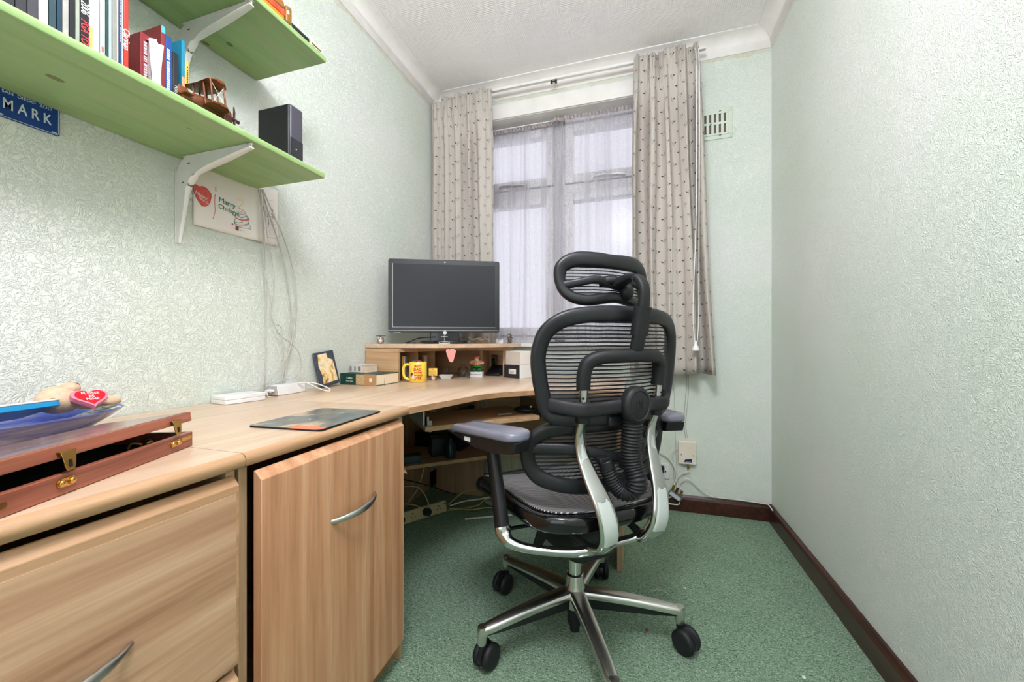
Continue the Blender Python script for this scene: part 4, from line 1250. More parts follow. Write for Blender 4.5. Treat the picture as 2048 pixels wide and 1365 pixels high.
# clear plastic bag and small crate behind the plane
def bag(u, v):
    a = u*2*PI; r = .050*math.sin(PI*min(v*.92+.06, 1))**.6*(1+.12*math.sin(5*a+v*7)+.07*math.sin(11*a))
    return Vector((-1.17+r*math.cos(a)*.8, .775+r*math.sin(a)*1.15, ST+.002+.125*v+.006*math.sin(3*a)))
def m_poly():
    q = NT('clear_polythene')
    tr = q.new('ShaderNodeBsdfTransparent'); gl = q.new('ShaderNodeBsdfGlossy'); gl.inputs['Roughness'].default_value = .15
    df = q.new('ShaderNodeBsdfDiffuse'); df.inputs[0].default_value = srgb(225, 228, 226)
    n = q.noise(q.coord(), 60., 3)
    a_ = q.new('ShaderNodeMixShader'); q.link(q.ramp(n, [(.4, G0), (.8, (.5, .5, .5, 1))]), a_.inputs[0]); q.link(tr.outputs[0], a_.inputs[1]); q.link(gl.outputs[0], a_.inputs[2])
    b_ = q.new('ShaderNodeMixShader'); b_.inputs[0].default_value = .16; q.link(a_.outputs[0], b_.inputs[1]); q.link(df.outputs[0], b_.inputs[2])
    q.link(b_.outputs[0], q.out.inputs[0]); return q.m
tag(obj('clear_bag', MB().grid(bag, 28, 12), m_poly(), smooth=True, auto=False), 'crumpled clear plastic bag standing behind the toy biplane', 'bag')
m = MB()
for k in range(6): m.box(-1.135, -1.10, .668, .700, ST+.001+k*.0065, ST+.0055+k*.0065)
m.box(-1.134, -1.101, .669, .699, ST+.001, ST+.036)
tag(obj('wicker_block', m, flat('wicker', (190, 164, 128), .6, vary=.2, vscale=200), bev=.0008), 'small slatted tan box between the yellow paperback and the biplane', 'box')
# tall black speaker
t = thing('speaker', 'upright black loudspeaker box at the right end of the lower shelf', 'speaker', (-1.07, .90, ST))
y0, y1 = .800+.055, .975
y0, y1 = .921, .975
sx0, sx1, sh = -1.112, -.989, .160
obj('cabinet', MB().box(sx0, sx1, y0+.006, y1, ST+.0008, ST+sh), flat('speaker_shell', (72, 70, 80), .4), t, bev=.006, bseg=3)
def m_grille():
    q = NT('speaker_grille'); v = q.coord()
    vo = q.new('ShaderNodeTexVoronoi'); q.set(vo, Scale=420., Randomness=.0); q.link(v, vo.inputs['Vector'])
    q.link(q.ramp(vo.outputs['Distance'], [(.2, srgb(4, 4, 5)), (.5, srgb(26, 26, 28))]), q.b.inputs['Base Color']); q.set(q.b, Roughness=.5); return q.m
obj('grille', MB().box(sx0+.002, sx1-.002, y0, y0+.0058, ST+.002, ST+sh-.004), m_grille(), t, bev=.003)
obj('control_panel', MB().box(sx1-.0006, sx1+.0004, y0+.007, y1-.002, ST+.004, ST+.060), 'bezel', t)
obj('indicator', MB().ball((sx1+.0006, (y0+y1)/2, ST+.03), .001, .0022, .0022, 8, 6), 'wplastic', t)

# things on the upper shelf
UT = 1.877
def ubook(y0, y1, x0, x1, z0, z1, col, name, label, cat, **kw):
    return tag(obj(name, MB().box(x0, x1, y0, y1, z0, z1), flat(name+str(int(y0*1000)), col, .4, vary=.2, vscale=60), bev=.0015), label, cat)
t = thing('board_game_box', 'flat orange and red game box at the front of the upper shelf', 'box', (-1.04, .82, UT))
obj('box_body', MB().box(-1.12, -.983, .735, .900, UT+.0005, UT+.012), flat('game_orange', (240, 126, 20), .4), t, bev=.001)
obj('lid', MB().box(-1.121, -.982, .734, .901, UT+.0125, UT+.030), flat('game_red', (206, 74, 50), .4, vary=.5, vscale=70), t, bev=.001)
t = thing('wallet', 'brown leather-look case with a popper on the upper shelf', 'case', (-1.04, .915, UT))
obj('case_body', MB().box(-1.10, -.985, .7, .905, UT+.0315, UT+.062), flat('tan_leather', (150, 92, 40), .45), t, bev=.008)
obj('flap', MB().box(-.992, -.979, .904, .925, UT+.001, UT+.052), flat('tan_leather2', (132, 90, 34), .4), t, bev=.005)
obj('popper', MB().ball((-.9785, .910, UT+.030), .0015, .004, .006, 10, 6), 'cream', t, smooth=True)
tag(obj('dvd_case', MB().box(-1.10, -.985, .927, .9965, UT+.0005, UT+.018), 'glossblack', bev=.003), 'shiny black flat case between the brown case and the pale packet', 'case')
t = thing('pale_packet', 'pale cream printed packet at the right end of the upper shelf', 'packet', (-1.04, 1.018, UT))
pk = obj('packet_body', MB().box(-1.10, -.983, .999, 1.045, UT+.0005, UT+.022), flat('packet_cream', (206, 190, 168), .5), t, bev=.001)
m = MB(); rr = random.Random(3); yy = 1.002
while yy < 1.04:
    L = rr.uniform(.002, .005); m.box(-.9831, -.9824, yy, yy+L, UT+.006, UT+.011); yy += L+.0013
m.box(-.9831, -.9824, 1.003, 1.014, UT+.001, UT+.0025).box(-.9831, -.9824, 1.022, 1.036, UT+.001, UT+.0025)
obj('packet_print', m, 'bezel', pk)

# ------------------------------------------------------------------ number plate on the wall
t = thing('name_plate', 'small blue souvenir number plate on the wall below the lower shelf', 'number plate', (XL, .507, 1.45))
PY0, PY1, PZ0, PZ1 = .458, .5565, 1.4135, 1.4835
blue = flat('plate_blue', (18, 60, 130), .3)
m = MB().prism(rrect(PY1-PY0, PZ1-PZ0, .004, 3, (PY0+PY1)/2, (PZ0+PZ1)/2), XL+.0015, XL+.0045, lambda a, b, c: Vector((c, a, b)))
pl_ = obj('plate', m, blue, t)
outer = rrect(PY1-PY0-.004, PZ1-PZ0-.004, .004, 3, (PY0+PY1)/2, (PZ0+PZ1)/2)
m = MB().tube([(XL+.0046, a, b) for a, b in outer], .0006, 6, smooth=False, closed=True)
lt = flat('plate_letters', (206, 216, 226), .4)
obj('border', m, lt, t)
obj('name_letters', text_mb('M A R K', .0315, basis((XL+.0052, .506, 1.4425), (0, 1, 0), (0, 0, 1)), .0006, bold=.0003, sx=.66), lt, t)
obj('town_letters', text_mb('SAN  DIEGO  ZOO', .0092, basis((XL+.005, .506, 1.4685), (0, 1, 0), (0, 0, 1)), .0003, sx=.98), lt, t)
for (a, b) in ((PY1-.009, PZ1-.006), (PY1-.009, PZ0+.005), (PY0+.009, PZ1-.006), (PY0+.009, PZ0+.005)):
    obj('slot', MB().box(XL+.0044, XL+.0049, a-.004, a+.004, b-.0013, b+.0013), lt, t)

# ------------------------------------------------------------------ child's drawing taped to the wall
t = thing('drawing', "child's folded paper drawing with red heart and Christmas tree, pinned under the lower shelf", 'drawing', (XL, .99, 1.39))
DY0, DY1, DZ0, DZ1 = .846, 1.140, 1.292, 1.500
FOLD = 1.045
def papx(y, z):
    f = abs(y-FOLD)
    return XL+.004+.010*math.exp(-(f/.02)**2)+.0015*math.sin(y*30)
def pap(u, v):
    y = DY0+(DY1-DY0)*u; z = DZ0+(DZ1-DZ0)*v
    if y < DY0+.03: z += 0
    return Vector((papx(y, z), y, z))
obj('sheet', MB().grid(pap, 60, 12), 'paper', t, smooth=True, solid=.0006, auto=False)
def line(pts, r, mat, nm, n=4):
    p = [Vector((papx(a, b)+.0008, a, b)) for a, b in pts]
    return obj(nm, MB().sweep(catmull(p, n), r, .0003, (1, 0, 0), 6), mat, t)
ink_r = flat('crayon_red', (214, 92, 88), .8, vary=.15, vscale=120); ink_g = flat('crayon_green', (52, 124, 104), .8); ink_b = flat('crayon_blue', (96, 110, 180), .8)
ink_y = flat('crayon_yellow', (238, 220, 170), .8); ink_br = flat('crayon_brown', (120, 72, 62), .8); ink_k = flat('pencil', (110, 110, 124), .8)
hp = [onx(u, v, XL+.004) for u, v in ((385, 369), (391, 369), (397, 373), (404, 372.5), (413, 377), (418, 383), (421.5, 388), (422, 395), (420, 404), (416, 411), (410, 414), (403, 413), (397, 405), (391, 396), (387, 384))]
m = MB().prism([(p.y, p.z) for p in hp][::-1], XL+.0052, XL+.0066, lambda a, b, c: Vector((c, a, b)))
obj('red_heart', m, ink_r, t)
def at(u, v):
    p = onx(u, v, XL+.004); return (p.y, p.z)
obj('heart_lettering', merge(text_mb('Happy', .016, basis((XL+.0070, *at(401, 391)), (0, .9, -.30), (0, .2, 1)), .0003, shear=.1, sx=.9), text_mb('Mum Dad', .011, basis((XL+.0070, *at(408, 403)), (0, .9, -.30), (0, .2, 1)), .0003, sx=.8)), 'paper', t)
line([at(431, 373), at(430.5, 378), at(431, 384)], .0013, ink_r, 'crayon_stroke')
line([at(429.5, 389), at(428.5, 400), at(429, 412), at(429.5, 422), at(427, 432), at(425, 438)], .0008, ink_r, 'crayon_stroke')
def word(s, size, u, v, mat):
    y, z = at(u, v)
    return obj('crayon_words', text_mb(s, size, basis((XL+.0056, y, z), (0, .96, -.10), (0, .10, 1)), .0003, 'LEFT', shear=-.05), mat, t)
word('Marry', .023, 437, 399, ink_g)
word('Chrisgm', .021, 436, 412, ink_g)
line([at(476, 400), at(481, 396), at(487, 399), at(486, 407), at(481, 412), at(477, 415)], .0014, ink_y, 'crayon_star')
line([at(474, 399), at(485, 404), at(480, 398)], .0012, ink_y, 'crayon_star')
line([at(478, 417), at(485, 420), at(492, 426), at(489, 428), at(480, 422)], .0007, ink_r, 'crayon_stroke')
line([at(476, 423), at(483, 429), at(492, 431), at(496, 437)], .0008, ink_g, 'crayon_stroke')
line([at(473, 428), at(470, 440), at(470, 447)], .0007, ink_g, 'crayon_stroke')
line([at(476, 433), at(483, 436), at(491, 433)], .0009, ink_b, 'crayon_stroke')
line([at(473, 436), at(482, 440), at(496, 440), at(497, 436)], .0018, ink_r, 'crayon_stroke')
line([at(470, 444), at(478, 446), at(486, 444)], .0009, ink_g, 'crayon_stroke')
line([at(468, 447), at(478, 450), at(488, 450), at(497, 447)], .0009, ink_b, 'crayon_stroke')
line([at(467, 449), at(478, 453), at(490, 452), at(497, 449)], .0007, ink_r, 'crayon_stroke')
line([at(474, 453), at(484, 456), at(494, 457), at(500, 459), at(497, 450), at(492, 430)], .0008, ink_g, 'crayon_stroke')
line([at(464, 447), at(466, 450)], .0028, ink_r, 'crayon_blob')
line([at(470, 430), at(471, 433)], .0028, ink_r, 'crayon_blob')
y_, z_ = at(473.5, 457)
obj('crayon_trunk', MB().box(XL+.0052, XL+.0062, y_-.004, y_+.005, z_-.007, z_+.006), ink_br, t)
m = MB(); rr = random.Random(5)
for k in range(120):
    y = rr.gauss(1.098, .016); z = rr.gauss(1.385, .030)
    if not (1.065 < y < 1.135 and 1.315 < z < 1.46): continue
    s_ = rr.uniform(.0004, .0012)
    xx = papx(y, z)
    m.box(xx+.0004, xx+.0010, y-s_, y+s_*1.5, z-s_*.7, z+s_*.7)
obj('ink_dots', m, ink_k, t)
line([(1.083, 1.425), (1.078, 1.418), (1.080, 1.405), (1.088, 1.404)], .0009, ink_br, 'crayon_stroke')
line([(1.112, 1.425), (1.118, 1.415), (1.112, 1.405), (1.122, 1.392)], .0014, ink_br, 'crayon_stroke')
line([(1.094, 1.40), (1.100, 1.37), (1.096, 1.35)], .0008, ink_b, 'crayon_stroke')
line([(1.078, 1.330), (1.082, 1.331)], .0015, ink_r, 'crayon_blob')
def tiny(y0, z0, y1, z1, n, mat='knot'):
    m = MB(); rr = random.Random(9)
    for k in range(n):
        f = k/n
        if rr.random() < .15: continue
        y = y0+(y1-y0)*f; z = z0+(z1-z0)*f
        m.box(papx(y, z)+.0004, papx(y, z)+.0008, y, y+abs(y1-y0)/n*.7, z-.0006, z+.0006)
    obj('small_print', m, ink_k, t)
tiny(.90, 1.474, 1.02, 1.478, 38)
tiny(.965, 1.314, 1.0, 1.314, 14)
tiny(1.105, 1.318, 1.132, 1.318, 9)

# ------------------------------------------------------------------ cables hanging from the shelf end down to the boxes
def wallcable(pts, r, mat, label, off=.022):
    P = []
    for i, (u, v) in enumerate(pts):
        p = onx(u, v, XL+off+(.008 if 0 < i < len(pts)-1 else 0))
        P.append(p)
    return tag(obj('cable', MB().tube(P, r, 8, 6), mat, smooth=True), label, 'cable')
wallcable([(517, 379), (522, 410), (527, 450), (530, 500), (531.5, 560), (532, 620), (531.5, 700), (530, 750), (529, 775)], .0022, 'cable', 'straight grey cable hanging from the shelf end to the white adaptor')
wallcable([(521, 379), (524, 430), (526, 490), (529, 540), (535, 570), (541, 600), (543, 630), (549, 648), (561, 655), (566, 690), (567, 712), (556, 738), (540, 762), (533, 780)], .0018, 'cable', 'thin wavering cable, bulging left at mid-height then kinking right')
wallcable([(526, 379), (530, 430), (536, 480), (545, 530), (549, 565), (545, 605), (544, 635), (553, 660), (566, 676), (585, 690), (600, 712), (601, 740), (592, 755), (570, 760), (545, 768), (530, 778)], .0016, 'cable', 'thin cable that loops out to the right just above the worktop')
wallcable([(526, 379), (545, 425), (565, 470), (580, 515), (590, 560), (592.5, 600), (590, 645), (582, 690), (574, 720), (570, 770)], .0025, 'cable', 'outermost cable bowing widest to the right')
wallcable([(524, 379), (535, 420), (552, 470), (569, 530), (580, 590), (583, 640), (581, 680), (573, 722), (562, 770)], .0024, 'cable', 'cable lying close to the wall inside the outermost bowed one', .013)

# ------------------------------------------------------------------ boxes and adaptor by the wall
t = thing('router', 'flat white router box on the worktop against the left wall', 'router', (-1.225, .95, ZD), math.radians(-8))
obj('casing', MB().prism(rrect(.085, .125, .008, 3), 0.0006, .013).prism(rrect(.085, .125, .008, 3), .0136, .0255), 'wplastic', t, world=False, bev=.0015)
obj('seam', MB().prism(rrect(.083, .123, .008, 3), .0128, .0138), 'cable', t, world=False)
t = thing('network_box', 'white network box with slanted grey front behind the router, cables plugged in', 'network box', (-1.245, 1.14, ZD), math.radians(4))
obj('casing', MB().prism([(-.028, 0), (.028, 0), (.022, .036), (-.028, .036)], -.055, .075, lambda a, b, c: Vector((a, c, b+.0006))), 'wplastic', t, world=False, bev=.002)
obj('front_panel', MB().prism([(-.027, 0.002), (.026, .002), (.021, .034), (-.027, .034)], -.062, -.0552, lambda a, b, c: Vector((a, c, b+.0006))), flat('grey_face', (168, 162, 158), .4), t, world=False, bev=.001)
obj('plug', MB().cyl((.0, -.062, .019), (.0, -.080, .019), .006).cyl((.012, -.062, .019), (.012, -.075, .018), .005), 'wplastic', t, world=False, smooth=True)
tag(obj('cable', MB().tube([(-1.22, 1.18, ZD+.036), (-1.19, 1.22, ZD+.034), (-1.15, 1.245, ZD+.016), (-1.135, 1.25, ZD+.003), (-1.15, 1.235, ZD+.004), (-1.20, 1.20, ZD+.036)], .0024, 8), 'wcable', smooth=True), 'white cable looping over the desk in front of the network box', 'cable')
tag(obj('cable', MB().tube([(-1.235, 1.06, ZD+.018), (-1.215, 1.045, ZD+.006), (-1.20, 1.05, ZD+.002), (-1.17, 1.045, ZD+.0016)], .0014, 6), 'wcable', smooth=True), 'short thin white lead curling beside the router', 'cable')

# ------------------------------------------------------------------ mouse mat
t = thing('mouse_mat', 'dark printed mouse mat with a photographic picture lying askew on the worktop', 'mouse mat', (-.755, .80, ZD), math.radians(4))
def m_mat():
    q = NT('mat_print')
    v = q.coord(); n = q.noise(v, 9., 6, .6, .8)
    c = q.ramp(n, [(.30, srgb(34, 40, 46)), (.46, srgb(74, 84, 90)), (.56, srgb(120, 112, 100)), (.64, srgb(206, 178, 146)), (.74, srgb(70, 66, 62))])
    sp = q.new('ShaderNodeSeparateXYZ'); q.link(v, sp.inputs[0])
    m1 = q.math('LESS_THAN', q.math('ADD', sp.outputs[1], q.math('MULTIPLY', q.noise(v, 14.), .05)), -.066)
    m2 = q.math('GREATER_THAN', q.math('ADD', sp.outputs[0], q.math('MULTIPLY', n, .06)), .045)
    c = q.mix(q.math('MULTIPLY', m1, m2), c, srgb(226, 110, 74))
    q.link(c, q.b.inputs['Base Color']); q.set(q.b, Roughness=.22); return q.m
obj('mat_foam', MB().prism(rrect(.192, .245, .014, 4), .0006, .0036), 'rubber', t, world=False)
obj('mat_picture', MB().prism(rrect(.190, .243, .014, 4), .0036, .0042), m_mat(), t, world=False)

# ------------------------------------------------------------------ mahogany case with brass catches
CA = Vector((-.7905, .523, 0)); CBv = Vector((-.6665, .246, 0))
ang = math.atan2((CA-CBv).y, (CA-CBv).x)-PI/2              # case long axis is local +y
Lc = .42
t = thing('instrument_case', 'long reddish wooden case with brass catches, lid ajar, near end of the worktop', 'case', (CA.x, CA.y, ZD), ang)
# local: x=0 front edge, -x towards the wall, y=0 far end, towards -y near
Wc, Hb, Hl = .150, .027, .017
m = MB()
m.box(-.009, 0, -Lc, 0, .0006, Hb).box(-Wc, -Wc+.009, -Lc, 0, .0006, Hb).box(-Wc+.009, -.009, -.009, 0, .0006, Hb).box(-Wc+.009, -.009, -Lc, -Lc+.009, .0006, Hb).box(-Wc+.009, -.009, -Lc+.009, -.009, .0006, .004)
obj('base', m, 'mahog', t, world=False, bev=.0012)
obj('velvet_lining', MB().box(-Wc+.010, -.010, -Lc+.010, -.010, .0041, .008), flat('velvet', (20, 16, 18), .9), t, world=False)
la = math.radians(7.5)
LM = Matrix.Translation((-Wc, 0, Hb)) @ Matrix.Rotation(-la, 4, 'Y')
def lidmb(mm):
    mm.v = [tuple(LM @ Vector(v)) for v in mm.v]; return mm
m = MB().box(Wc-.009, Wc, -Lc, 0, .0005, Hl).box(0, .009, -Lc, 0, .0005, Hl).box(.009, Wc-.009, -.009, 0, .0005, Hl).box(.009, Wc-.009, -Lc, -Lc+.009, .0005, Hl)
lid = obj('lid', lidmb(m), 'mahog', t, world=False, bev=.001)
obj('lid_top', lidmb(MB().box(.004, Wc-.003, -Lc+.003, -.003, Hl-.004, Hl+.0012)), 'mahog_lid', lid, bev=.001)
for yy in (-.045, -.235):
    m = MB().prism([(-.010, .006), (.010, .006), (.0068, -.012), (.0045, -.018), (-.0045, -.018), (-.0068, -.012)], .0004, .0022, lambda a, b, c: Vector((Wc+.004+c, yy+a, b+.002)))
    m.box(Wc, Wc+.006, yy-.010, yy+.010, .008, .0095)
    h_ = obj('catch', lidmb(m), 'brass', t, world=False, bev=.0004)
    obj('catch_slot', lidmb(MB().box(Wc+.0061, Wc+.0067, yy-.002, yy+.002, -.012, -.003)), 'dark', h_)
    k = MB().prism(rrect(.024, .011, .005, 5, yy, .016), .0002, .0016, lambda a, b, c: Vector((c, a, b)))
    s_ = obj('catch_plate', k, 'brass', t, world=False, smooth=True)
    obj('catch_stud', MB().ball((.0030, yy-.007, .016), .003, .0045, .0045, 12, 8).ball((.0030, yy+.006, .016), .003, .0045, .0045, 12, 8), 'brass', s_, smooth=True)
for (ya_, yb_) in ((-.030, -.004), (-.345, -.300)):
    k = MB().prism(rrect(abs(yb_-ya_), .0065, .003, 5, (ya_+yb_)/2, .018 if ya_ > -.1 else .014), .0, .0008, lambda a, b, c: Vector((c, a, b)))
    obj('brass_inlay', k, 'brass', t, world=False)
obj('fitting', MB().tube([(-.035, -.07, .02), (-.04, -.085, .026), (-.035, -.10, .02)], .003, 8).ball((-.03, -.062, .022), .006), flat('dull_brass', (150, 130, 80), .3, 1.), t, world=False, smooth=True)
m = MB().prism([(0, 0), (.004, .0), (.0042, .001), (.0, .001)], 0, .001)
tx = text_mb('artherapy', .010, basis((Wc*.5, -.20, Hl+.0014), (0, 1, 0), (-1, 0, 0)), .0002, shear=.3)
obj('engraved_script', lidmb(tx), flat('engraving', (90, 80, 74), .5), lid)

# ------------------------------------------------------------------ blue oval dish with a bear, a tablet and a card
DC = Vector((-1.125, .345, ZD))
t = thing('oval_dish', 'streaky blue oval dish on the worktop near the camera, holding odds and ends', 'dish', DC)
def m_blue():
    q = NT('blue_glaze'); v = q.coord(scale=(18, 2.5, 40)); n = q.noise(v, 1.6, 5, .6, .6)
    q.link(q.ramp(n, [(.3, srgb(34, 44, 120)), (.5, srgb(62, 74, 140)), (.62, srgb(96, 98, 130)), (.8, srgb(150, 160, 200))]), q.b.inputs['Base Color']); q.set(q.b, Roughness=.18)
    q.b.inputs['Coat Weight'].default_value = .5; return q.m
M['blueglaze'] = m_blue()
ax, ay = .112, .240
m = MB()
prof = [(.0001, .0), (.62, .0), (.66, .002), (.80, .016), (.93, .034), (1.0, .047), (.985, .050), (.96, .047), (.88, .032), (.74, .014), (.58, .006), (.0001, .006)]
vs = []; seg = 56
for r, z in prof:
    for k in range(seg):
        a = 2*PI*k/seg
        tip = 1+.03*max(0, math.sin(a))**6
        vs.append(DC+Vector((r*ax*math.cos(a), r*ay*math.sin(a)*tip, z+(.003*max(0, math.sin(a))**4*r))))
n = len(prof); fs = []
for i in range(n-1): fs += [(i*seg+k, i*seg+(k+1) % seg, (i+1)*seg+(k+1) % seg, (i+1)*seg+k) for k in range(seg)]
m.add(vs, fs)
obj('bowl', m, 'blueglaze', t, smooth=True)
t = thing('tablet', 'turquoise tablet with a white rim, propped across the blue dish', 'tablet', (-1.10, .31, ZD+.05))
TM = Matrix.Translation((-1.075, .352, ZD+.062)) @ Matrix.Rotation(math.radians(14), 4, 'Z') @ Matrix.Rotation(math.radians(-17), 4, 'Y')
m = MB().prism(rrect(.10, .21, .012, 4), -.004, .006); m.v = [tuple(TM @ Vector(v)) for v in m.v]
obj('back_shell', m, flat('turquoise', (30, 140, 196), .3), t, bev=.001)
m = MB().prism(rrect(.102, .212, .012, 4), .0061, .0095); m.v = [tuple(TM @ Vector(v)) for v in m.v]
obj('white_rim', m, 'wplastic', t, bev=.001)
CM = Matrix.Translation((-1.125, .535, ZD+.036)) @ Matrix.Rotation(math.radians(-12), 4, 'Z') @ Matrix.Rotation(math.radians(20), 4, 'X')
m = MB().box(-.035, .035, -.045, .045, 0, .0012); m.v = [tuple(CM @ Vector(v)) for v in m.v]
t = thing('printed_card', 'printed card lying in the far end of the blue dish', 'card', (-1.125, .545, ZD+.03))
cd_ = obj('card', m, flat('card_pale', (200, 204, 196), .6), t)
m = MB()
for k in range(5): m.box(-.026, .024-(k % 3)*.006, .028-k*.012, .030-k*.012, .0012, .0016)
m.v = [tuple(CM @ Vector(v)) for v in m.v]
obj('card_print', m, 'bezel', cd_)
# soft bear lying on its back with a satin heart
BP = Vector((-1.118, .512, ZD+.052))
t = thing('teddy_bear', 'small tan soft bear lying in the blue dish, hugging a red heart', 'soft toy', BP)
tan = flat('plush_tan', (206, 176, 148), .9, vary=.12, vscale=120)
BR = Matrix.Rotation(math.radians(0), 3, 'Z')
def bp(a, b, c): return BP+Vector((a, b, c))
m = MB().ball(bp(-.0, .022, .016), .022, .030, .018, 16, 10)
m.sweep(catmull([bp(.012, .040, .012), bp(.016, .052, .012), bp(.018, .062, .016)], 4), .010)
m.sweep(catmull([bp(-.014, .038, .012), bp(-.018, .050, .012), bp(-.018, .060, .018)], 4), .010)
m.sweep(catmull([bp(.020, .0, .022), bp(.032, .018, .018), bp(.036, .035, .014)], 4), .008)
body = obj('body', m, tan, t, smooth=True)
hd = obj('head', MB().ball(bp(0, -.024, .024), .031, .036, .028, 18, 12).ball(bp(.006, -.012, .046), .017, .016, .013, 14, 9), tan, t, smooth=True)
for s_ in (-1, 1): obj('ear', MB().ball(bp(.004+s_*.022, -.046, .022), .010, .007, .010, 12, 8), flat('ear_tan', (170, 136, 110), .9), hd, smooth=True)
obj('stitching', MB().tube([bp(.004, -.014, .0590), bp(.010, -.006, .0575), bp(.016, -.001, .053)], .0009, 6).tube([bp(.020, -.012, .0515), bp(.014, -.004, .0555), bp(.004, .002, .0555)], .0008, 6), 'bezel', hd)
hpoly = heart_poly(.058, .050)
HM = basis(bp(.040, .004, .026), (.10, 1, -.05), (-.75, .05, .62))
m = MB().prism(hpoly, -.007, .003); m.v = [tuple(HM @ Vector(v)) for v in m.v]
ht = obj('pink_heart_cushion', m, flat('satin_pink', (226, 130, 150), .4), t, bev=.003, bseg=3)
m = MB().prism([(a*.80, b*.80) for a, b in hpoly], .002, .0055); m.v = [tuple(HM @ Vector(v)) for v in m.v]
obj('red_heart_face', m, flat('satin_red', (204, 20, 40), .35), ht, bev=.001)
for k, s_ in enumerate(('PLEASE', 'BE', 'MINE')):
    tb = text_mb(s_, .0088, HM @ Matrix.Translation((0, .008-k*.0085, .0058)), .0003)
    obj('heart_lettering', tb, 'wplastic', ht)
# ------------------------------------------------------------------ curtain rail, curtains and net
YR = D-.085
t = thing('curtain_rail', 'thin white metal curtain rail along the top of the window wall', 'curtain rail', (-.47, YR, 2.487))
obj('track', MB().box(-1.255, .345, YR-.006, YR+.006, 2.478, 2.494), 'white', t, bev=.001)
obj('lower_lip', MB().box(-1.255, .345, YR-.0075, YR+.0075, 2.4745, 2.4785), 'steel', t, bev=.0008)
for x in (-.468, -1.15, .28):
    obj('wall_bracket', MB().box(x-.010, x+.010, YR+.005, D-.0005, 2.481, 2.499).box(x-.012, x-.010, YR-.008, YR+.006, 2.478, 2.503), 'white', t)
obj('glider', MB().box(-.486, -.474, YR-.006, YR+.006, 2.458, 2.474).box(-.460, -.448, YR-.006, YR+.006, 2.458, 2.474).box(-.486, -.448, YR-.002, YR+.002, 2.466, 2.472), 'bezel', t, bev=.001)

def curtain(name, label, xa, xb, z0, z1, folds, bot, pinch, seed, amp=.030, ycen=YR-.012, skew=0., ret=None):
    rr = random.Random(seed)
    NU, NV = 260, 46
    ph = [rr.uniform(0, 6.28) for _ in range(5)]
    # fold wave parameter list: x positions along a width with unequal spacing
    def prof(u, v):
        # v 0 bottom .. 1 top
        xl = xa[0]*(1-v)+xa[1]*v; xr = xb[0]*(1-v)+xb[1]*v
        uu = u+.018*math.sin(2*PI*u*2.3+ph[0])+.012*math.sin(2*PI*u*3.7+ph[1])
        k = 2*PI*folds*uu
        w_ = math.sin(k+ph[2]*0)
        deep = .75+.35*math.sin(2*PI*u*1.3+ph[3])+.15*math.sin(4*v+ph[4])
        sh = math.copysign(abs(w_)**.55, w_)
        a = amp*deep*(.82+.28*(1-v))
        hk = min(1, max(0, (v-.78)/.14)); hk = hk*hk*(3-2*hk)
        a *= 1-.72*hk
        y = ycen*(1-hk)+(YR-.036)*hk - a*sh
        y += .004*math.sin(k*2.1+v*6+ph[1])*(1-v*.3)+.005*math.sin(9*v+u*12)
        x = xl+(xr-xl)*(u+.010*math.cos(k)*(1-.3*v))
        x += .004*math.sin(7*v+u*9+ph[2])
        # pinched heading
        if v > .90:
            h = (v-.90)/.10
            g = math.exp(-((h-.25)/.22)**2)
            for pc, pw in pinch:
                d = (u-pc)/pw
                if abs(d) < 1.6:
                    s_ = math.exp(-d*d*1.6)
                    x += -(u-pc)*(xr-xl)*.55*g*s_
                    y += -.008*g*s_+(.008*math.sin(d*9.5))*(.35+.65*h)*s_
            y += .006*math.sin(u*2*PI*folds*3.1)*h
        return Vector((x, y, z0(u)*(1-v)+z1(u)*v))
    vs = []; uvs = []
    arc = None
    for j in range(NV+1):
        v = j/NV
        v = 1-(1-v)**1.35
        row = [prof(i/NU, v) for i in range(NU+1)]
        if arc is None:
            arc = [0.]
            for i in range(1, NU+1): arc.append(arc[-1]+math.hypot(row[i].x-row[i-1].x, row[i].y-row[i-1].y))
        vs += row
        uvs += [(arc[i], row[i].z) for i in range(NU+1)]
    fs = [(j*(NU+1)+i, j*(NU+1)+i+1, (j+1)*(NU+1)+i+1, (j+1)*(NU+1)+i) for j in range(NV) for i in range(NU)]
    me = bpy.data.meshes.new(name); me.from_pydata(vs, [], fs)
    L = me.uv_layers.new(name='UVMap')
    for lp in me.loops: L.data[lp.index].uv = uvs[lp.vertex_index]
    for p in me.polygons: p.use_smooth = True
    o = bpy.data.objects.new(name, me); C.objects.link(o); me.materials.append(M['curtain'])
    sd = o.modifiers.new('solid', 'SOLIDIFY'); sd.thickness = .0022
    return tag(o, label, 'curtain')
curtain('curtain', 'left pleated curtain with a small leaf print, hanging beside the left wall', (-1.262, -1.255), (-.835, -.850), lambda u: .76, lambda u: 2.488+.006*math.sin(u*17)-(.03 if u < .17 else 0), 5, 0, [(.34, .06), (.55, .06), (.74, .055)], 11, amp=.036, ycen=YR-.018)
curtain('curtain', 'right pleated curtain with a small leaf print, beside the air vent', (-.040, -.018), (.385, .305), lambda u: .762+.006*math.sin(u*9), lambda u: 2.497+.008*math.sin(u*13)-(.010 if u < .3 else 0), 4.4, 0, [(.22, .06), (.42, .06), (.70, .06)], 23, amp=.050, ycen=YR-.030)

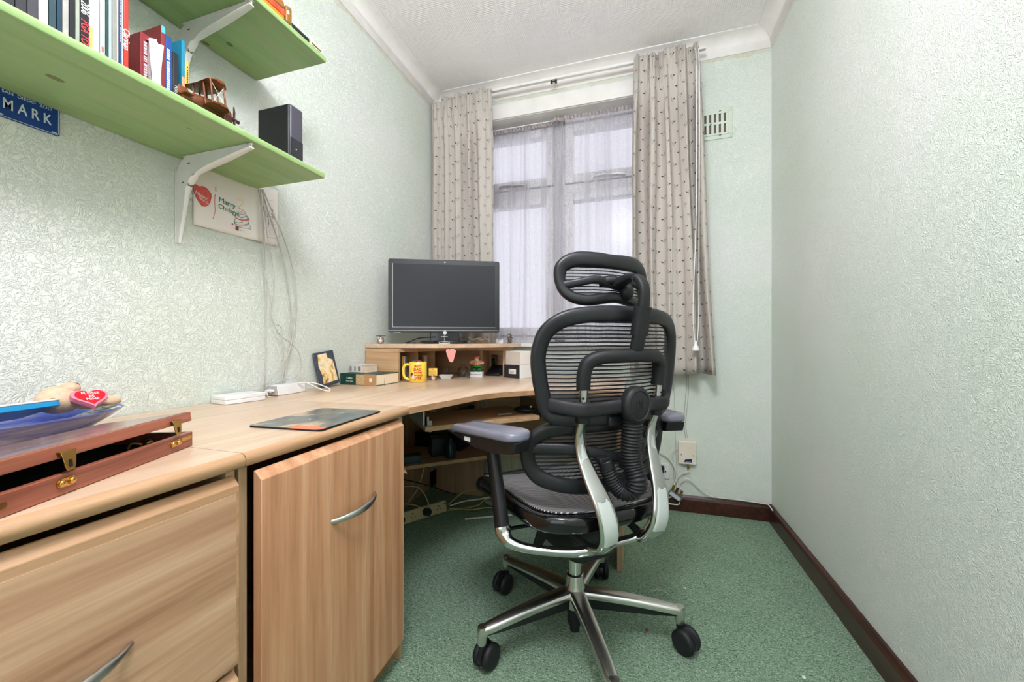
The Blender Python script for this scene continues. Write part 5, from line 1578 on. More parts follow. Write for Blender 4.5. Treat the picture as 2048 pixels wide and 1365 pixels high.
def net(name, label, xa, xb, seed, y):
    rr = random.Random(seed)
    NU, NV = 240, 30
    cs = [(rr.uniform(0, 1), rr.uniform(.008, .022), rr.uniform(.010, .026)) for _ in range(15)]
    def f(u, v):
        x = xa+(xb-xa)*u
        yy = y
        for c, w_, a in cs:
            cc = c+.03*(1-v)*math.sin(c*40)
            yy -= a*math.exp(-((u-cc)/w_)**2)*(.5+.5*(1-v*.4))
        yy += .0025*math.sin(u*90+v*2)*(.4+.6*v)
        if v > .955:
            yy += .006*math.sin(u*330)*min(1, (v-.955)/.02)
        z = .945+(2.318-.945)*v
        if v > .985: z += .004*math.sin(u*160)
        x += .006*math.sin(v*5+u*20)*(1-v)
        return Vector((x, yy, z))
    m = MB().grid(f, NU, NV)
    o = obj(name, m, 'net', smooth=True, auto=False)
    return tag(o, label, 'net curtain')
NETS = [net('net_curtain', 'left net curtain over the window, gathered towards the middle mullion', WX0+.02, -.44, 5, D+.078),
net('net_curtain', 'right net curtain over the window, behind the headrest of the chair', -.50, WX1-.01, 9, D+.040)]
# gathered dark heading tape of the nets
m = MB(); rr = random.Random(4)
for (a, b, yy) in ((WX0+.02, -.44, D+.078), (-.50, WX1-.01, D+.040)):
    pts = []
    n = 130
    def hd_(u, v, a=a, b=b, yy=yy): 
        return Vector((a+(b-a)*u, yy-.006+.007*math.sin(u*190)+.003*math.sin(u*77), 2.298+.022*v+.0025*math.sin(u*60)))
    h = MB().grid(hd_, 260, 2)
    tag(obj('heading_tape', h, flat('net_tape%d' % int(b*100), (176, 166, 164), .8), NETS[0 if a < -1 else 1], smooth=True, solid=.0015, auto=False), 'gathered grey heading')
obj_ = tag(obj('net_wire', MB().cyl((WX0+.006, D+.058, 2.318), (WX1-.006, D+.058, 2.318), .0025), 'white'), 'thin wire carrying the net curtains across the window head', 'curtain wire')

# pull cord and its acorn weight
t = thing('pull_cord', 'doubled white curtain pull cord with a bell-shaped weight, in front of the right curtain', 'cord', (.28, YR-.075, .95))
yk = YR-.118
A1 = ony(1393, 215, yk); A2 = ony(1399, 215, yk); K = ony(1391.5, 697, yk)
obj('cord', MB().tube([(A1.x, YR-.01, 2.476), (A1.x, yk+.02, 2.40), A1, (A1.x-.001, yk, 1.6), (K.x-.012, yk, 1.12), (K.x-.006, yk, K.z+.045), (K.x, yk, K.z+.035)], .0022, 6).tube([(A2.x, YR-.01, 2.476), (A2.x, yk+.02, 2.40), A2, (A2.x-.002, yk, 1.6), (K.x+.014, yk, 1.12), (K.x+.008, yk, K.z+.045), (K.x, yk, K.z+.035)], .0022, 6), 'wplastic', t, smooth=True)
obj('weight', MB().lathe([(.0001, -.012), (.016, -.012), (.018, -.006), (.015, .006), (.008, .016), (.007, .034), (.0001, .038)], K, 20), 'wplastic', t, smooth=True)

# ------------------------------------------------------------------ air vent
VX0, VX1, VZ0, VZ1 = .245, .487, 2.032, 2.198
t = thing('air_vent', 'mint-painted slotted air vent high on the window wall, right of the curtain', 'air vent', ((VX0+VX1)/2, D, (VZ0+VZ1)/2))
m = MB()
cx, cz_ = (VX0+VX1)/2, (VZ0+VZ1)/2
m.box(VX0, VX1, D-.006, D-.0005, VZ0, VZ0+.022).box(VX0, VX1, D-.006, D-.0005, VZ1-.022, VZ1).box(VX0, VX0+.018, D-.006, D-.0005, VZ0+.022, VZ1-.022).box(VX1-.018, VX1, D-.006, D-.0005, VZ0+.022, VZ1-.022)
obj('surround', m, 'mintpaint', t, bev=.0015)
m = MB(); n = 8; px_ = (VX1-.026-VX0-.026)/n
m.box(VX0+.018, VX1-.018, D-.011, D-.006, VZ0+.020, VZ0+.030).box(VX0+.018, VX1-.018, D-.011, D-.006, VZ1-.032, VZ1-.020).box(VX0+.018, VX1-.018, D-.011, D-.006, cz_-.006, cz_+.006)
for i in range(n+1):
    xx = VX0+.026+i*px_
    m.box(xx-.0066 if i else VX0+.018, xx+.0066 if i < n else VX1-.018, D-.0108, D-.006, VZ0+.030, VZ1-.032)
obj('slotted_plate', m, 'mintpaint', t, bev=.0008)
obj('slide_plate', MB().box(VX0+.02, VX1-.02, D-.0035, D-.002, VZ0+.024, VZ1-.024), flat('vent_inside', (104, 92, 84), .7), t)
m = MB()
for (a, b) in ((cx+.06, VZ1-.019), (cx+.06, VZ0+.018), (cx+.015, cz_-.002)): m.box(a-.005, a+.005, D-.0118, D-.0110, b-.0018, b+.0018)
obj('slide_tab', m, 'bezel', t)
for (a, b) in ((VX1-.008, VZ1-.011), (VX1-.008, VZ0+.010), (VX0+.008, VZ1-.011), (VX0+.008, VZ0+.010)):
    obj('screw', MB().ball((a, D-.006, b), .0035, .0015, .0035, 10, 6), 'steel', t, smooth=True)
obj('pull_loop', MB().tube([(VX1-.004, D-.004, VZ0+.012), (VX1+.010, D-.004, VZ0+.022), (VX1+.016, D-.004, VZ0+.038), (VX1+.010, D-.004, VZ0+.052), (VX1-.001, D-.004, VZ0+.060)], .0008, 6), 'mintpaint', t)

# ------------------------------------------------------------------ aerial box, sockets and cables low on the window wall
p0 = ony(1356, 879, D); p1 = ony(1391, 931, D)
t = thing('aerial_box', 'cream wall box with a navy badge, low on the window wall', 'wall box', ((p0.x+p1.x)/2, D, .32))
m = MB().prism(rrect(p1.x-p0.x, p0.z-p1.z-.012, .006, 4, (p0.x+p1.x)/2, (p0.z+p1.z)/2+.002), D-.030, D-.0005, lambda a, b, c: Vector((a, c, b)))
obj('cover', m, 'cream', t, bev=.004, bseg=3)
xc_, zc_ = (p0.x+p1.x)/2, (p0.z+p1.z)/2
for s_ in (-1, 1): obj('screw', MB().ball((xc_+s_*.030, D-.0305, zc_-.008), .0035, .0015, .0035, 10, 6), 'steel', t, smooth=True)
m = MB().prism([(-.020, -.010), (.018, -.010), (.018, .010), (-.016, .004)], D-.0312, D-.0300, lambda a, b, c: Vector((xc_+a+.004, c, zc_-.038+b)))
bd = obj('badge', m, flat('navy', (24, 28, 84), .4), t)
obj('badge_lettering', text_mb('Telewest', .0075, basis((xc_+.004, D-.0315, zc_-.0445), (1, 0, 0), (0, 0, 1)), .0002), 'wplastic', bd)
obj('connector', MB().cyl((xc_+.008, D-.014, zc_-.088), (xc_+.008, D-.014, zc_-.060), .007), 'brass', t, smooth=True)
def socket(x0, x1, z0, z1, label):
    t = thing('wall_socket', label, 'socket', ((x0+x1)/2, D, (z0+z1)/2))
    obj('faceplate', MB().box(x0, x1, D-.009, D-.0005, z0, z1), 'wplastic', t, bev=.002)
    return t
ts = socket(.030, .170, .168, .252, 'white double power socket beside the chair back, with a black plug in it')
obj('switch', MB().box(.150, .156, D-.011, D-.009, .205, .213), 'dark', ts)
t = thing('mains_plug', 'black mains plug pushed into the white wall socket', 'plug', (.12, D-.02, .22))
obj('plug_body', MB().box(.092, .145, D-.034, D-.0095, .205, .243), 'black', t, bev=.003)
obj('cable', MB().tube([(.118, D-.034, .222), (.116, D-.05, .205), (.108, D-.045, .175), (.100, D-.035, .155), (.07, D-.04, .12)], .0032, 8), 'bcable', t, smooth=True)
ts = socket(.045, .140, .135, .166, 'smaller white outlet just under the double power socket')
obj('outlet', MB().box(.118, .126, D-.0096, D-.009, .148, .152), 'dark', ts)
# splitter with its three leads
SPc = ony(1350, 992, D-.035)
t = thing('aerial_splitter', 'silver three-way aerial splitter resting on the skirting board', 'splitter', SPc)
SM = Matrix.Translation(SPc) @ Matrix.Rotation(math.radians(33), 4, 'Y')
m = MB().box(-.036, .036, -.010, .010, -.013, .013); m.v = [tuple(SM @ Vector(v)) for v in m.v]
bd = obj('body', m, flat('splitter_metal', (140, 140, 138), .35, .8), t, bev=.002)
m = MB().prism([(-.030, -.008), (.024, -.010), (.031, 0), (.024, .010), (-.030, .008), (-.034, 0)], -.0112, -.0100, lambda a, b, c: Vector((a, c, b))); m.v = [tuple(SM @ Vector(v)) for v in m.v]
obj('paper_sticker', m, flat('sticker', (190, 198, 214), .5), bd)
ends = []
for k, a in enumerate((-.026, -.003, .024)):
    q0 = SM @ Vector((a, 0, .012)); q1 = q0+Vector((.010, 0, .034))
    obj('connector', MB().cyl(q0, q1, .0062), 'brass' if k != 1 else flat('dull_brass2', (90, 84, 50), .35, .8), t, smooth=True)
    ends.append(q1)
def wcable(pts, r, mat, label):
    return tag(obj('cable', MB().tube(pts, r, 8, 6), mat, smooth=True), label, 'cable')
def wp(u, v, off=.02): 
    return ony(u, v, D-off)
wcable([ends[0], wp(1350, 965), wp(1358, 952), wp(1368, 946), (xc_+.010, D-.018, zc_-.100), (xc_+.008, D-.014, zc_-.085)], .0036, 'wcable', 'white lead from the splitter up to the cream wall box')
wcable([ends[1], wp(1353, 960), wp(1350, 940), wp(1340, 920), wp(1325, 908), wp(1306, 901), wp(1285, 893), wp(1262, 892)], .0036, 'wcable', 'white lead arching left from the splitter behind the chair upright')
wcable([ends[2], wp(1360, 972), wp(1365, 962), wp(1374, 959), wp(1385, 965), wp(1400, 980), wp(1415, 990), wp(1430, 995, .024), wp(1480, 1001, .024), wp(1530, 1008.5, .024), (XR-.022, D-.03, .092), (XR-.024, D-.10, .092)], .0030, 'wcable', 'white lead running from the splitter along the top of the skirting')
wcable([wp(1358, 1003, .03), wp(1359, 1008, .03), wp(1352, 1010, .03), wp(1330, 1007, .03), wp(1318, 1006, .03), wp(1290, 1003, .03)], .0034, 'cream', 'cream lead leaving the underside of the splitter')
wcable([wp(1346, 992, .03), wp(1335, 997, .03), wp(1318, 1002, .03), wp(1300, 1012, .03)], .0034, 'cream', 'cream lead passing behind the splitter to the left')
wcable([(.152, D-.012, .80), wp(1346, 770, .006), wp(1350, 830, .006), wp(1351, 880, .006), wp(1353, 930, .006), wp(1356, 975, .008)], .0012, 'cable', 'thin dark wire running straight down behind the cream wall box')
wcable([wp(1374, 735, .006), wp(1373, 770, .006), wp(1369, 820, .006), wp(1368, 847, .008), wp(1371, 877, .012)], .0018, 'cable', 'thin grey wire coming out below the right curtain, left strand')
wcable([wp(1377, 735, .006), wp(1377, 780, .006), wp(1373, 830, .006), wp(1371, 848, .008), wp(1375, 877, .012)], .0016, 'cable', 'thin grey wire coming out below the right curtain, right strand')
wcable([wp(1356, 901, .008), wp(1348, 904, .008), wp(1346, 915, .008), wp(1347, 945, .008), wp(1349, 968, .012)], .0014, 'cable', 'short thin wire curling left off the cream wall box')

# ------------------------------------------------------------------ radiator under the window
t = thing('radiator', 'pale green ribbed radiator behind the corner desk under the window', 'radiator', (-.40, D-.07, .1))
m = MB()
x = -.86
while x < -.02:
    m.prism([(x, 0), (x+.018, 0), (x+.026, -.009), (x+.044, -.009), (x+.052, 0)], .13, .62, lambda a, b, c: Vector((a, D-.060+b, c))); x += .052
m.box(-.86, -.02, D-.066, D-.056, .12, .63)
obj('panel', m, flat('radiator_green', (198, 202, 170), .4), t)
obj('wall_bracket', MB().box(-.70, -.68, D-.056, D-.0005, .2, .5).box(-.2, -.18, D-.056, D-.0005, .2, .5), 'white', t)
obj('valve', MB().cyl((-.01, D-.06, .15), (-.01, D-.06, .20), .014).cyl((-.01, D-.06, .002), (-.01, D-.06, .15), .0075).cyl((-.87, D-.06, .002), (-.87, D-.06, .17), .0075), 'wplastic', t, smooth=True)

# ------------------------------------------------------------------ things under the corner desk
def socket_strip():
    a, b = Vector((-1.165, 1.700, 0)), Vector((-.995, 1.962, 0))
    L = (b-a).length; ang = math.atan2((b-a).y, (b-a).x)
    t = thing('extension_lead', 'yellowed four-way extension block on the carpet under the desk', 'extension lead', a, ang)
    TM_ = Matrix.Translation((0, 0, .004)) @ Matrix.Rotation(math.radians(-14), 4, 'X')
    def tf(m): m.v = [tuple(TM_ @ Vector(v)) for v in m.v]; return m
    obj('block', tf(MB().box(0, L, 0, .034, 0, .058)), flat('aged_cream', (196, 184, 140), .45), t, world=False, bev=.003)
    m = MB()
    for k in range(4):
        c = L*(k+.55)/4.2
        m.box(c-.003, c+.003, -.0006, .001, .036, .043).box(c-.014, c-.008, -.0006, .001, .022, .026).box(c+.008, c+.014, -.0006, .001, .022, .026)
    obj('socket_holes', tf(m), 'dark', t, world=False)
    obj('indicator', tf(MB().box(L-.014, L-.008, -.0008, .001, .040, .046)), flat('red_led', (90, 20, 18), .4), t, world=False)
    for k in (0, 2):
        c = L*(k+.55)/4.2
        p = obj('plug', tf(MB().cyl((c, 0, .029), (c, -.030, .029), .021, .018)), 'black', t, world=False, smooth=True)
socket_strip()
cbs = [
 ([(-.985, 1.975, .03), (-.92, 2.02, .045), (-.86, 2.05, .05), (-.78, 2.10, .055), (-.70, 2.12, .05), (-.62, 2.12, .04)], .004, 'wcable', 'white mains cable arching from the extension block to the right'),
 ([(-.985, 1.965, .02), (-.93, 1.99, .012), (-.86, 2.0, .014), (-.78, 2.04, .02), (-.68, 2.06, .012)], .004, 'ycable', 'yellowed cable lying flat beside the extension block'),
 ([(-.99, 1.97, .04), (-.93, 2.06, .085), (-.85, 2.11, .08), (-.76, 2.13, .062), (-.66, 2.13, .06)], .0035, 'ycable', 'yellowed cable rising highest behind the extension block'),
 ([(-.99, 1.96, .01), (-.94, 2.0, .008), (-.86, 2.06, .012), (-.82, 2.09, .04), (-.78, 2.10, .05)], .0035, 'ycable', 'yellowed cable crossing up to the tied bundle'),
 ([(-.86, 1.90, .006), (-.76, 1.955, .006), (-.66, 2.01, .006), (-.56, 2.05, .006)], .005, 'wcable', 'straight white cable on the carpet in front of the bundle'),
 ([(-1.12, 2.19, .33), (-1.13, 2.0, .30), (-1.14, 1.95, .20), (-1.16, 1.93, .12), (-1.2, 1.92, .06), (-1.24, 1.93, .01)], .0035, 'wcable', 'white cable dropping from under the corner shelf'),
 ([(-1.25, 1.75, .16), (-1.15, 1.80, .18), (-1.10, 1.86, .15), (-1.06, 1.87, .08), (-1.04, 1.86, .05)], .003, 'cable', 'grey cable drooping towards the extension block'),
 ([(-1.25, 1.70, .10), (-1.17, 1.76, .10), (-1.12, 1.82, .08), (-1.09, 1.85, .055)], .0035, 'ycable', 'yellowish cable entering from the left above the extension block'),
 ([(-1.2, 1.86, .19), (-1.12, 1.95, .14), (-1.05, 2.02, .09), (-.99, 2.06, .06)], .003, 'bcable', 'black cable trailing over the extension leads'),
]
for pts, r, mt, lab in cbs: wcable(pts, r, mt, lab)
obj_ = thing('adaptor_bag', 'crumpled translucent bag of leads lying under the desk', 'bag', (-.80, 2.08, .0))
obj('bag_skin', MB().ball((-.74, 2.10, .024), .085, .03, .022, 20, 10), flat('bag_grey', (150, 154, 140), .35), obj_, smooth=True)
t = thing('cable_tie', 'twisted tie round the bundled cables under the desk', 'cable tie', (-.78, 2.10, .05))
obj('loop', MB().tube([(-.785, 2.07, .045), (-.780, 2.09, .078), (-.775, 2.12, .06), (-.778, 2.11, .04)], .002, 6, closed=True).tube([(-.78, 2.09, .078), (-.79, 2.085, .095)], .0015, 6), 'bcable', t, smooth=True)
# router shelf contents
def ubox(name, lab, cat, x0, x1, y0, y1, z0, z1, col, rz=0., bev=.003):
    return tag(obj(name, MB().box(x0, x1, y0, y1, z0, z1, rz=rz), flat(name+str(int(x0*-1000)), col, .35, vary=.2), bev=bev), lab, cat)
t = ubox('photo_packet', 'blue-grey packet at the left end of the shelf under the desk', 'packet', -1.13, -1.03, 1.70, 1.76, .3345, .372, (44, 60, 70), .6)
t = ubox('storage_tin', 'dark tin standing on the left part of the shelf under the desk', 'tin', -1.06, -.96, 1.86, 1.94, .3345, .43, (18, 30, 40), .7)
t = thing('spray_bottle', 'dark teal plastic bottle on the shelf under the keyboard tray', 'bottle', (-.93, 1.88, .3345))
obj('bottle_body', MB().lathe([(.0001, 0), (.026, .001), (.028, .02), (.026, .06), (.012, .085), (.010, .10), (.0001, .101)], (-.925, 1.86, .335), 24), flat('teal_dark', (16, 46, 52), .25), t, smooth=True)
t = ubox('disc_spindle', 'blue disc box lying on the shelf behind the armrest', 'box', -.62, -.50, 2.06, 2.18, .3345, .375, (26, 72, 96), .1)
t = ubox('game_console', 'black console case on the shelf under the desk', 'console', -1.22, -1.02, 2.0, 2.18, .3345, .42, (18, 18, 22), .0)
t = ubox('blue_folder', 'navy folder stood on the shelf under the desk', 'folder', -.95, -.92, 1.98, 2.17, .3345, .56, (20, 30, 66), 0)
# white paper wedge under the shelf and a pile of dark things
t = thing('paper_sheaf', 'sheaf of white printed sheets slumped under the corner shelf', 'papers', (-1.18, 1.95, .2))
m = MB().box(-.09, .09, -.06, .06, 0, .012)
PM = Matrix.Translation((-1.13, 2.02, .275)) @ Matrix.Rotation(math.radians(35), 4, 'Z') @ Matrix.Rotation(math.radians(-20), 4, 'Y')
m.v = [tuple(PM @ Vector(v)) for v in m.v]; obj('sheets', m, 'paper', t)
tag(obj('lint', MB().tube([onz(1367, 1177, .004), onz(1370, 1176, .006), onz(1371, 1180, .004)], .0014, 6), 'wplastic'), 'white scrap of fluff on the carpet right of the chair base', 'scrap')
tag(obj('thread', MB().tube([onz(1296, 1187, .004), onz(1302, 1182, .006), onz(1320, 1181, .005), onz(1333, 1186, .004), onz(1342, 1192, .004)], .0006, 5), 'cream'), 'pale curved thread on the carpet behind the right caster', 'thread')
tag(obj('crumb', MB().ball(onz(1294, 1261, .004), .006, .004, .004, 8, 5), flat('rust', (140, 60, 40), .8)), 'small rust-red crumb on the carpet between two casters', 'crumb')
tag(obj('crumb', MB().ball(onz(1608, 1356, .004), .005, .006, .004, 8, 5), 'wplastic'), 'tiny white crumb on the carpet near the bottom edge', 'crumb')

# ------------------------------------------------------------------ added pendant, out of view, dressing the overhead fill light
t = thing('added_pendant', 'added pendant bulb holder, out of view, dressing the overhead fill light', 'lamp', (-.12, .16, ZC-.02))
obj('flex', MB().cyl((-.12, .16, 2.44), (-.12, .16, ZC-.001), .004), 'wplastic', t)
obj('rose', MB().cyl((-.12, .16, ZC-.02), (-.12, .16, ZC-.0005), .04), 'wplastic', t)
obj('holder', MB().cyl((-.12, .16, 2.425), (-.12, .16, 2.47), .018), 'wplastic', t)
# ------------------------------------------------------------------ the office chair
CHAIR = Vector((-.195, 1.284, 0)); CA_ = math.radians(44)
ch = thing('office_chair', 'black mesh ergonomic office chair with headrest and polished aluminium frame, seen from behind', 'chair', CHAIR, CA_)
def c_obj(name, mb, m, parent=None, **kw):
    return obj(name, mb, m, parent if parent is not None else ch, world=False, **kw)
# star base
BO = Vector((-.0096, -.0172, 0))
hub = MB().lathe([(.0001, .095), (.030, .095), (.034, .12), (.034, .150), (.029, .168), (.028, .198), (.0245, .200), (.0245, .196), (.0001, .196)], (0, 0, 0), 36)
c_obj('base_hub', hub, 'satinmetal', loc=BO, smooth=True)
c_obj('hub_sleeve', MB().lathe([(.0001, .040), (.022, .040), (.024, .05), (.024, .097), (.0001, .097)], (0, 0, 0), 28).lathe([(.0001, .018), (.016, .018), (.016, .041), (.0001, .041)], (0, 0, 0), 20), 'black', smooth=True, loc=BO)
base_angles = [math.radians(a)-CA_ for a in (7.7, 79.7, 151.7, 223.7, 295.7)]
wheel_yaw = [-.78, .4, 1.7, -2.65, .6]
for k, a in enumerate(base_angles):
    dx, dy = math.cos(a), math.sin(a); nx, ny = -dy, dx
    R0, R1 = .018, .318
    # top: polished rounded spar
    vs = []; n = 9; secs = 14
    prof = lambda w_, h_, hh: [(-w_, -hh), (-w_, h_*.35), (-w_*.86, h_*.72), (-w_*.55, h_*.93), (0, h_), (w_*.55, h_*.93), (w_*.86, h_*.72), (w_, h_*.35), (w_, -hh)]
    for i in range(secs+1):
        f = i/secs; r = R0+(R1-R0)*f
        w_ = .0255*(1-f)+.0175*f
        zt = .158-.030*f+.004*math.sin(PI*f)
        hh = (.010*(1-f)+.006*f)
        if f > .97: w_ *= .82
        for (o_, z_) in prof(w_, .013, hh): vs.append(Vector((dx*r+nx*o_, dy*r+ny*o_, zt-.013+z_)))
    L = 9
    fs = [tuple(range(L)), tuple(secs*L+q for q in range(L-1, -1, -1))]
    for i in range(secs): fs += [(i*L+q, i*L+(q+1) % L, (i+1)*L+(q+1) % L, (i+1)*L+q) for q in range(L)]
    leg = c_obj('base_leg', MB().add(vs, fs), 'satinmetal', smooth=True, loc=BO)
    # black strip standing in for the shaded hollow under the leg
    vs = []
    for i in range(secs+1):
        f = i/secs; r = R0+.006+(R1-.020-R0)*f
        w_ = .020*(1-f)+.012*f; zt = .158-.030*f-.018
        zb = zt-(.034*(1-f)**.8+.010)
        vs += [Vector((dx*r+nx*o_, dy*r+ny*o_, z_)) for o_, z_ in ((-w_, zt), (w_, zt), (w_*.5, zb), (-w_*.5, zb))]
    fs = [(0, 1, 2, 3), tuple(secs*4+q for q in (3, 2, 1, 0))]
    for i in range(secs): fs += [(i*4+q, i*4+(q+1) % 4, (i+1)*4+(q+1) % 4, (i+1)*4+q) for q in range(4)]
    c_obj('hollow_shade', MB().add(vs, fs), 'black', leg)
    tip = Vector((dx*(R1+.0), dy*(R1+.0), 0))
    c_obj('leg_end', MB().lathe([(.0001, .078), (.0125, .078), (.0140, .084), (.0150, .120), (.0125, .1285), (.0001, .1295)], tip, 20), 'satinmetal', leg, smooth=True)
    # caster
    cst = thing('caster', None, None, tip, 0)
    cst.parent = ch; cst.location = tip+BO; cst.rotation_euler = (0, 0, a+wheel_yaw[k])
    obj('stem', MB().cyl((0, 0, .070), (0, 0, .096), .0055), 'steel', cst, world=False, smooth=True)
    hd_ = []
    for q in range(13):
        an = math.radians(-20+q*18)
        hd_.append((.020+.034*math.cos(an), .036+.034*math.sin(an)))
    obj('hood', MB().prism(hd_, -.0065, .0065, lambda p, q, c: Vector((p, c, q))).cyl((0, 0, .058), (0, 0, .078), .0105), 'black', cst, world=False, smooth=True)
    for s_ in (-1, 1):
        y0, y1 = s_*.0075, s_*.028
        W = Matrix.Translation((.020, 0, .0365)) @ Matrix.Rotation(-s_*PI/2, 4, 'X')
        obj('wheel', MB().lathe([(.0001, .0075), (.030, .0075), (.0345, .010), (.0360, .016), (.0350, .022), (.030, .027), (.020, .0285), (.0001, .0280)], (0, 0, 0), 30, W), 'rubber', cst, world=False, smooth=True)
# gas column and mechanism
c_obj('gas_column', MB().lathe([(.0001, .19), (.0215, .19), (.0215, .262), (.0001, .262)], (0, 0, 0), 32), 'chrome', smooth=True, loc=BO)
m = MB().prism(rrect(.15, .26, .04, 4, 0, .01), .285, .375).prism(rrect(.20, .32, .06, 4, 0, .03), .376, .415)
c_obj('tilt_mechanism', m, 'black', bev=.006)
c_obj('column_cap', MB().lathe([(.0001, .258), (.034, .258), (.040, .27), (.040, .30), (.0001, .30)], (0, 0, 0), 28), 'black', smooth=True)
for s_ in (-1, 1):
    pts = catmull([(s_*.06, .06, .33), (s_*.12, .075, .335), (s_*.20, .075, .34)], 5)
    c_obj('control_lever', MB().sweep(pts, .006), 'black', smooth=True)

def mirror(pts, s_): return [(s_*a, b, c) for a, b, c in pts]
# polished uprights sweeping down behind the seat
UP = [(.132, -.228, .845), (.131, -.224, .79), (.130, -.220, .745), (.127, -.204, .69), (.122, -.208, .64), (.112, -.233, .585), (.100, -.262, .53), (.090, -.276, .475), (.083, -.268, .43), (.080, -.243, .398), (.086, -.205, .380)]
WU = [.0115, .0115, .0118, .0145, .018, .023, .027, .030, .030, .027, .022]
TU = [.0115, .0115, .0115, .0105, .0095, .009, .009, .009, .010, .012, .014]
def lerp_list(L, n):
    out = []
    for i in range(n):
        f = i*(len(L)-1)/(n-1); k = min(int(f), len(L)-2); out.append(L[k]*(1-(f-k))+L[k+1]*(f-k))
    return out
for s_ in (-1, 1):
    p = catmull(mirror(UP, s_), 6)
    c_obj('upright', MB().sweep(p, lerp_list(WU, len(p)), lerp_list(TU, len(p)), (0, 1, .02), 16, sq=.25), 'chrome', smooth=True)
    # pale satin inset on the rear face
    k0, k1 = 20, 49
    q = [Vector(v)+Vector((0, -.0072, -.005)) for v in p[k0:k1]]
    ww = [w_*.74 for w_ in lerp_list(WU, len(p))[k0:k1]]; ww = [w_*min(1, (i+1)/6) for i, w_ in enumerate(ww)]
    c_obj('satin_inset', MB().sweep(q, ww, [.0042]*29, (0, 1, .02), 12, sq=.4), M.setdefault('satin', flat('satin_silver', (200, 206, 202), .6, .35, vary=.04)), smooth=True)
    c_obj('adjuster_holes', MB().cyl((s_*.139, -.2395, .825), (s_*.139, -.231, .825), .003, seg=10).cyl((s_*.138, -.2375, .792), (s_*.138, -.229, .792), .003, seg=10), 'dark')
    # lower bar out to the arm post
    LB = [(.080, -.243, .398), (.090, -.205, .378), (.125, -.185, .372), (.185, -.150, .372), (.240, -.112, .376), (.274, -.086, .387), (.285, -.072, .405), (.286, -.064, .425)]
    p = catmull(mirror(LB, s_), 6)
    wb = lerp_list([.020, .022, .020, .018, .018, .020, .022, .024], len(p)); tb = lerp_list([.012, .014, .014, .013, .013, .016, .018, .018], len(p))
    c_obj('arm_bar', MB().sweep(p, wb, tb, (0, 0, 1) if False else (0, .6, .8), 16), 'chrome', smooth=True)
    # inner strut to the mechanism
    IS = [(.215, -.130, .380), (.17, -.085, .388), (.135, -.055, .40), (.085, -.04, .392), (.05, -.03, .37)]
    p = catmull(mirror(IS, s_), 5)
    c_obj('frame_strut', MB().sweep(p, lerp_list([.012, .018, .022, .018, .014], len(p)), .007, (0, 0, 1), 12), 'chrome', smooth=True)
    IS = [(.090, -.200, .382), (.10, -.13, .39), (.075, -.06, .385), (.04, -.02, .37)]
    p = catmull(mirror(IS, s_), 5)
    c_obj('frame_strut', MB().sweep(p, lerp_list([.018, .014, .014, .016], len(p)), .007, (0, 0, 1), 12), 'chrome', smooth=True)
c_obj('rear_crossbar', MB().sweep(catmull([(-.086, -.205, .380), (-.05, -.195, .372), (0, -.190, .370), (.05, -.195, .372), (.086, -.205, .380)], 5), .018, .012, (0, .4, .9), 14), 'chrome', smooth=True)

# black yoke joining the uprights, with headrest post
YK = [(-.131, -.226, .815), (-.132, -.229, .85), (-.124, -.236, .882), (-.095, -.252, .898), (-.05, -.268, .901), (0, -.275, .902), (.05, -.268, .901), (.095, -.252, .898), (.124, -.236, .882), (.132, -.229, .85), (.131, -.226, .815)]
p = catmull(YK, 6)
c_obj('yoke', MB().sweep(p, .0185, .0165, (0, 1, .05), 16, sq=.15), 'rubber', smooth=True)
PT = [(0, -.270, .895), (0, -.285, .94), (0, -.296, 1.0), (0, -.305, 1.04), (0, -.306, 1.075), (0, -.290, 1.100), (0, -.262, 1.110), (0, -.23, 1.105), (0, -.205, 1.098)]
p = catmull(PT, 6)
c_obj('headrest_post', MB().sweep(p, lerp_list([.019, .019, .0185, .0155, .015, .015, .016, .018, .02], len(p)), lerp_list([.012, .012, .012, .010, .0095, .010, .010, .012, .012], len(p)), (0, 1, .6), 14, sq=.4), 'rubber', smooth=True)
c_obj('post_collar', MB().sweep([(0, -.288, .955), (0, -.297, 1.005), (0, -.302, 1.028)], .0225, .0150, (0, 1, .2), 14, sq=.5), 'rubber', smooth=True)
# pivot blocks behind the headrest
c_obj('headrest_pivot', MB().sweep(catmull([(-.045, -.180, 1.102), (-.02, -.200, 1.108), (.01, -.205, 1.102), (.03, -.195, 1.090)], 5), [.016]*16, [.014]*16, (0, 0, 1), 14).ball((.034, -.205, 1.078), .020, .020, .026, 16, 10), 'rubber', smooth=True)

def bx_y(x, z, c, k, lean, z0): return c+k*x*x+lean*(z-z0)
def frame_loop(pts, fy, n=5):
    q = catmull([(a, 0, b) for a, b in pts], n, True)
    return [Vector((v.x, fy(v.x, v.z), v.z)) for v in q]
def panel(pts, fy, off=0., n=5, inset_=1.0):
    q = catmull([(a, 0, b) for a, b in pts], n, True)
    cx_ = sum(v.x for v in q)/len(q); cz2 = sum(v.z for v in q)/len(q)
    R_ = 14; N = len(q)
    vs = [Vector((cx_, fy(cx_, cz2)+off, cz2))]
    for r in range(1, R_+1):
        f = r/R_*inset_
        for v in q:
            x = cx_+(v.x-cx_)*f; z = cz2+(v.z-cz2)*f
            vs.append(Vector((x, fy(x, z)+off, z)))
    fs = [(0, 1+i, 1+(i+1) % N) for i in range(N)]
    for r in range(R_-1):
        fs += [(1+r*N+i, 1+(r+1)*N+i, 1+(r+1)*N+(i+1) % N, 1+r*N+(i+1) % N) for i in range(N)]
    return MB().add(vs, fs)
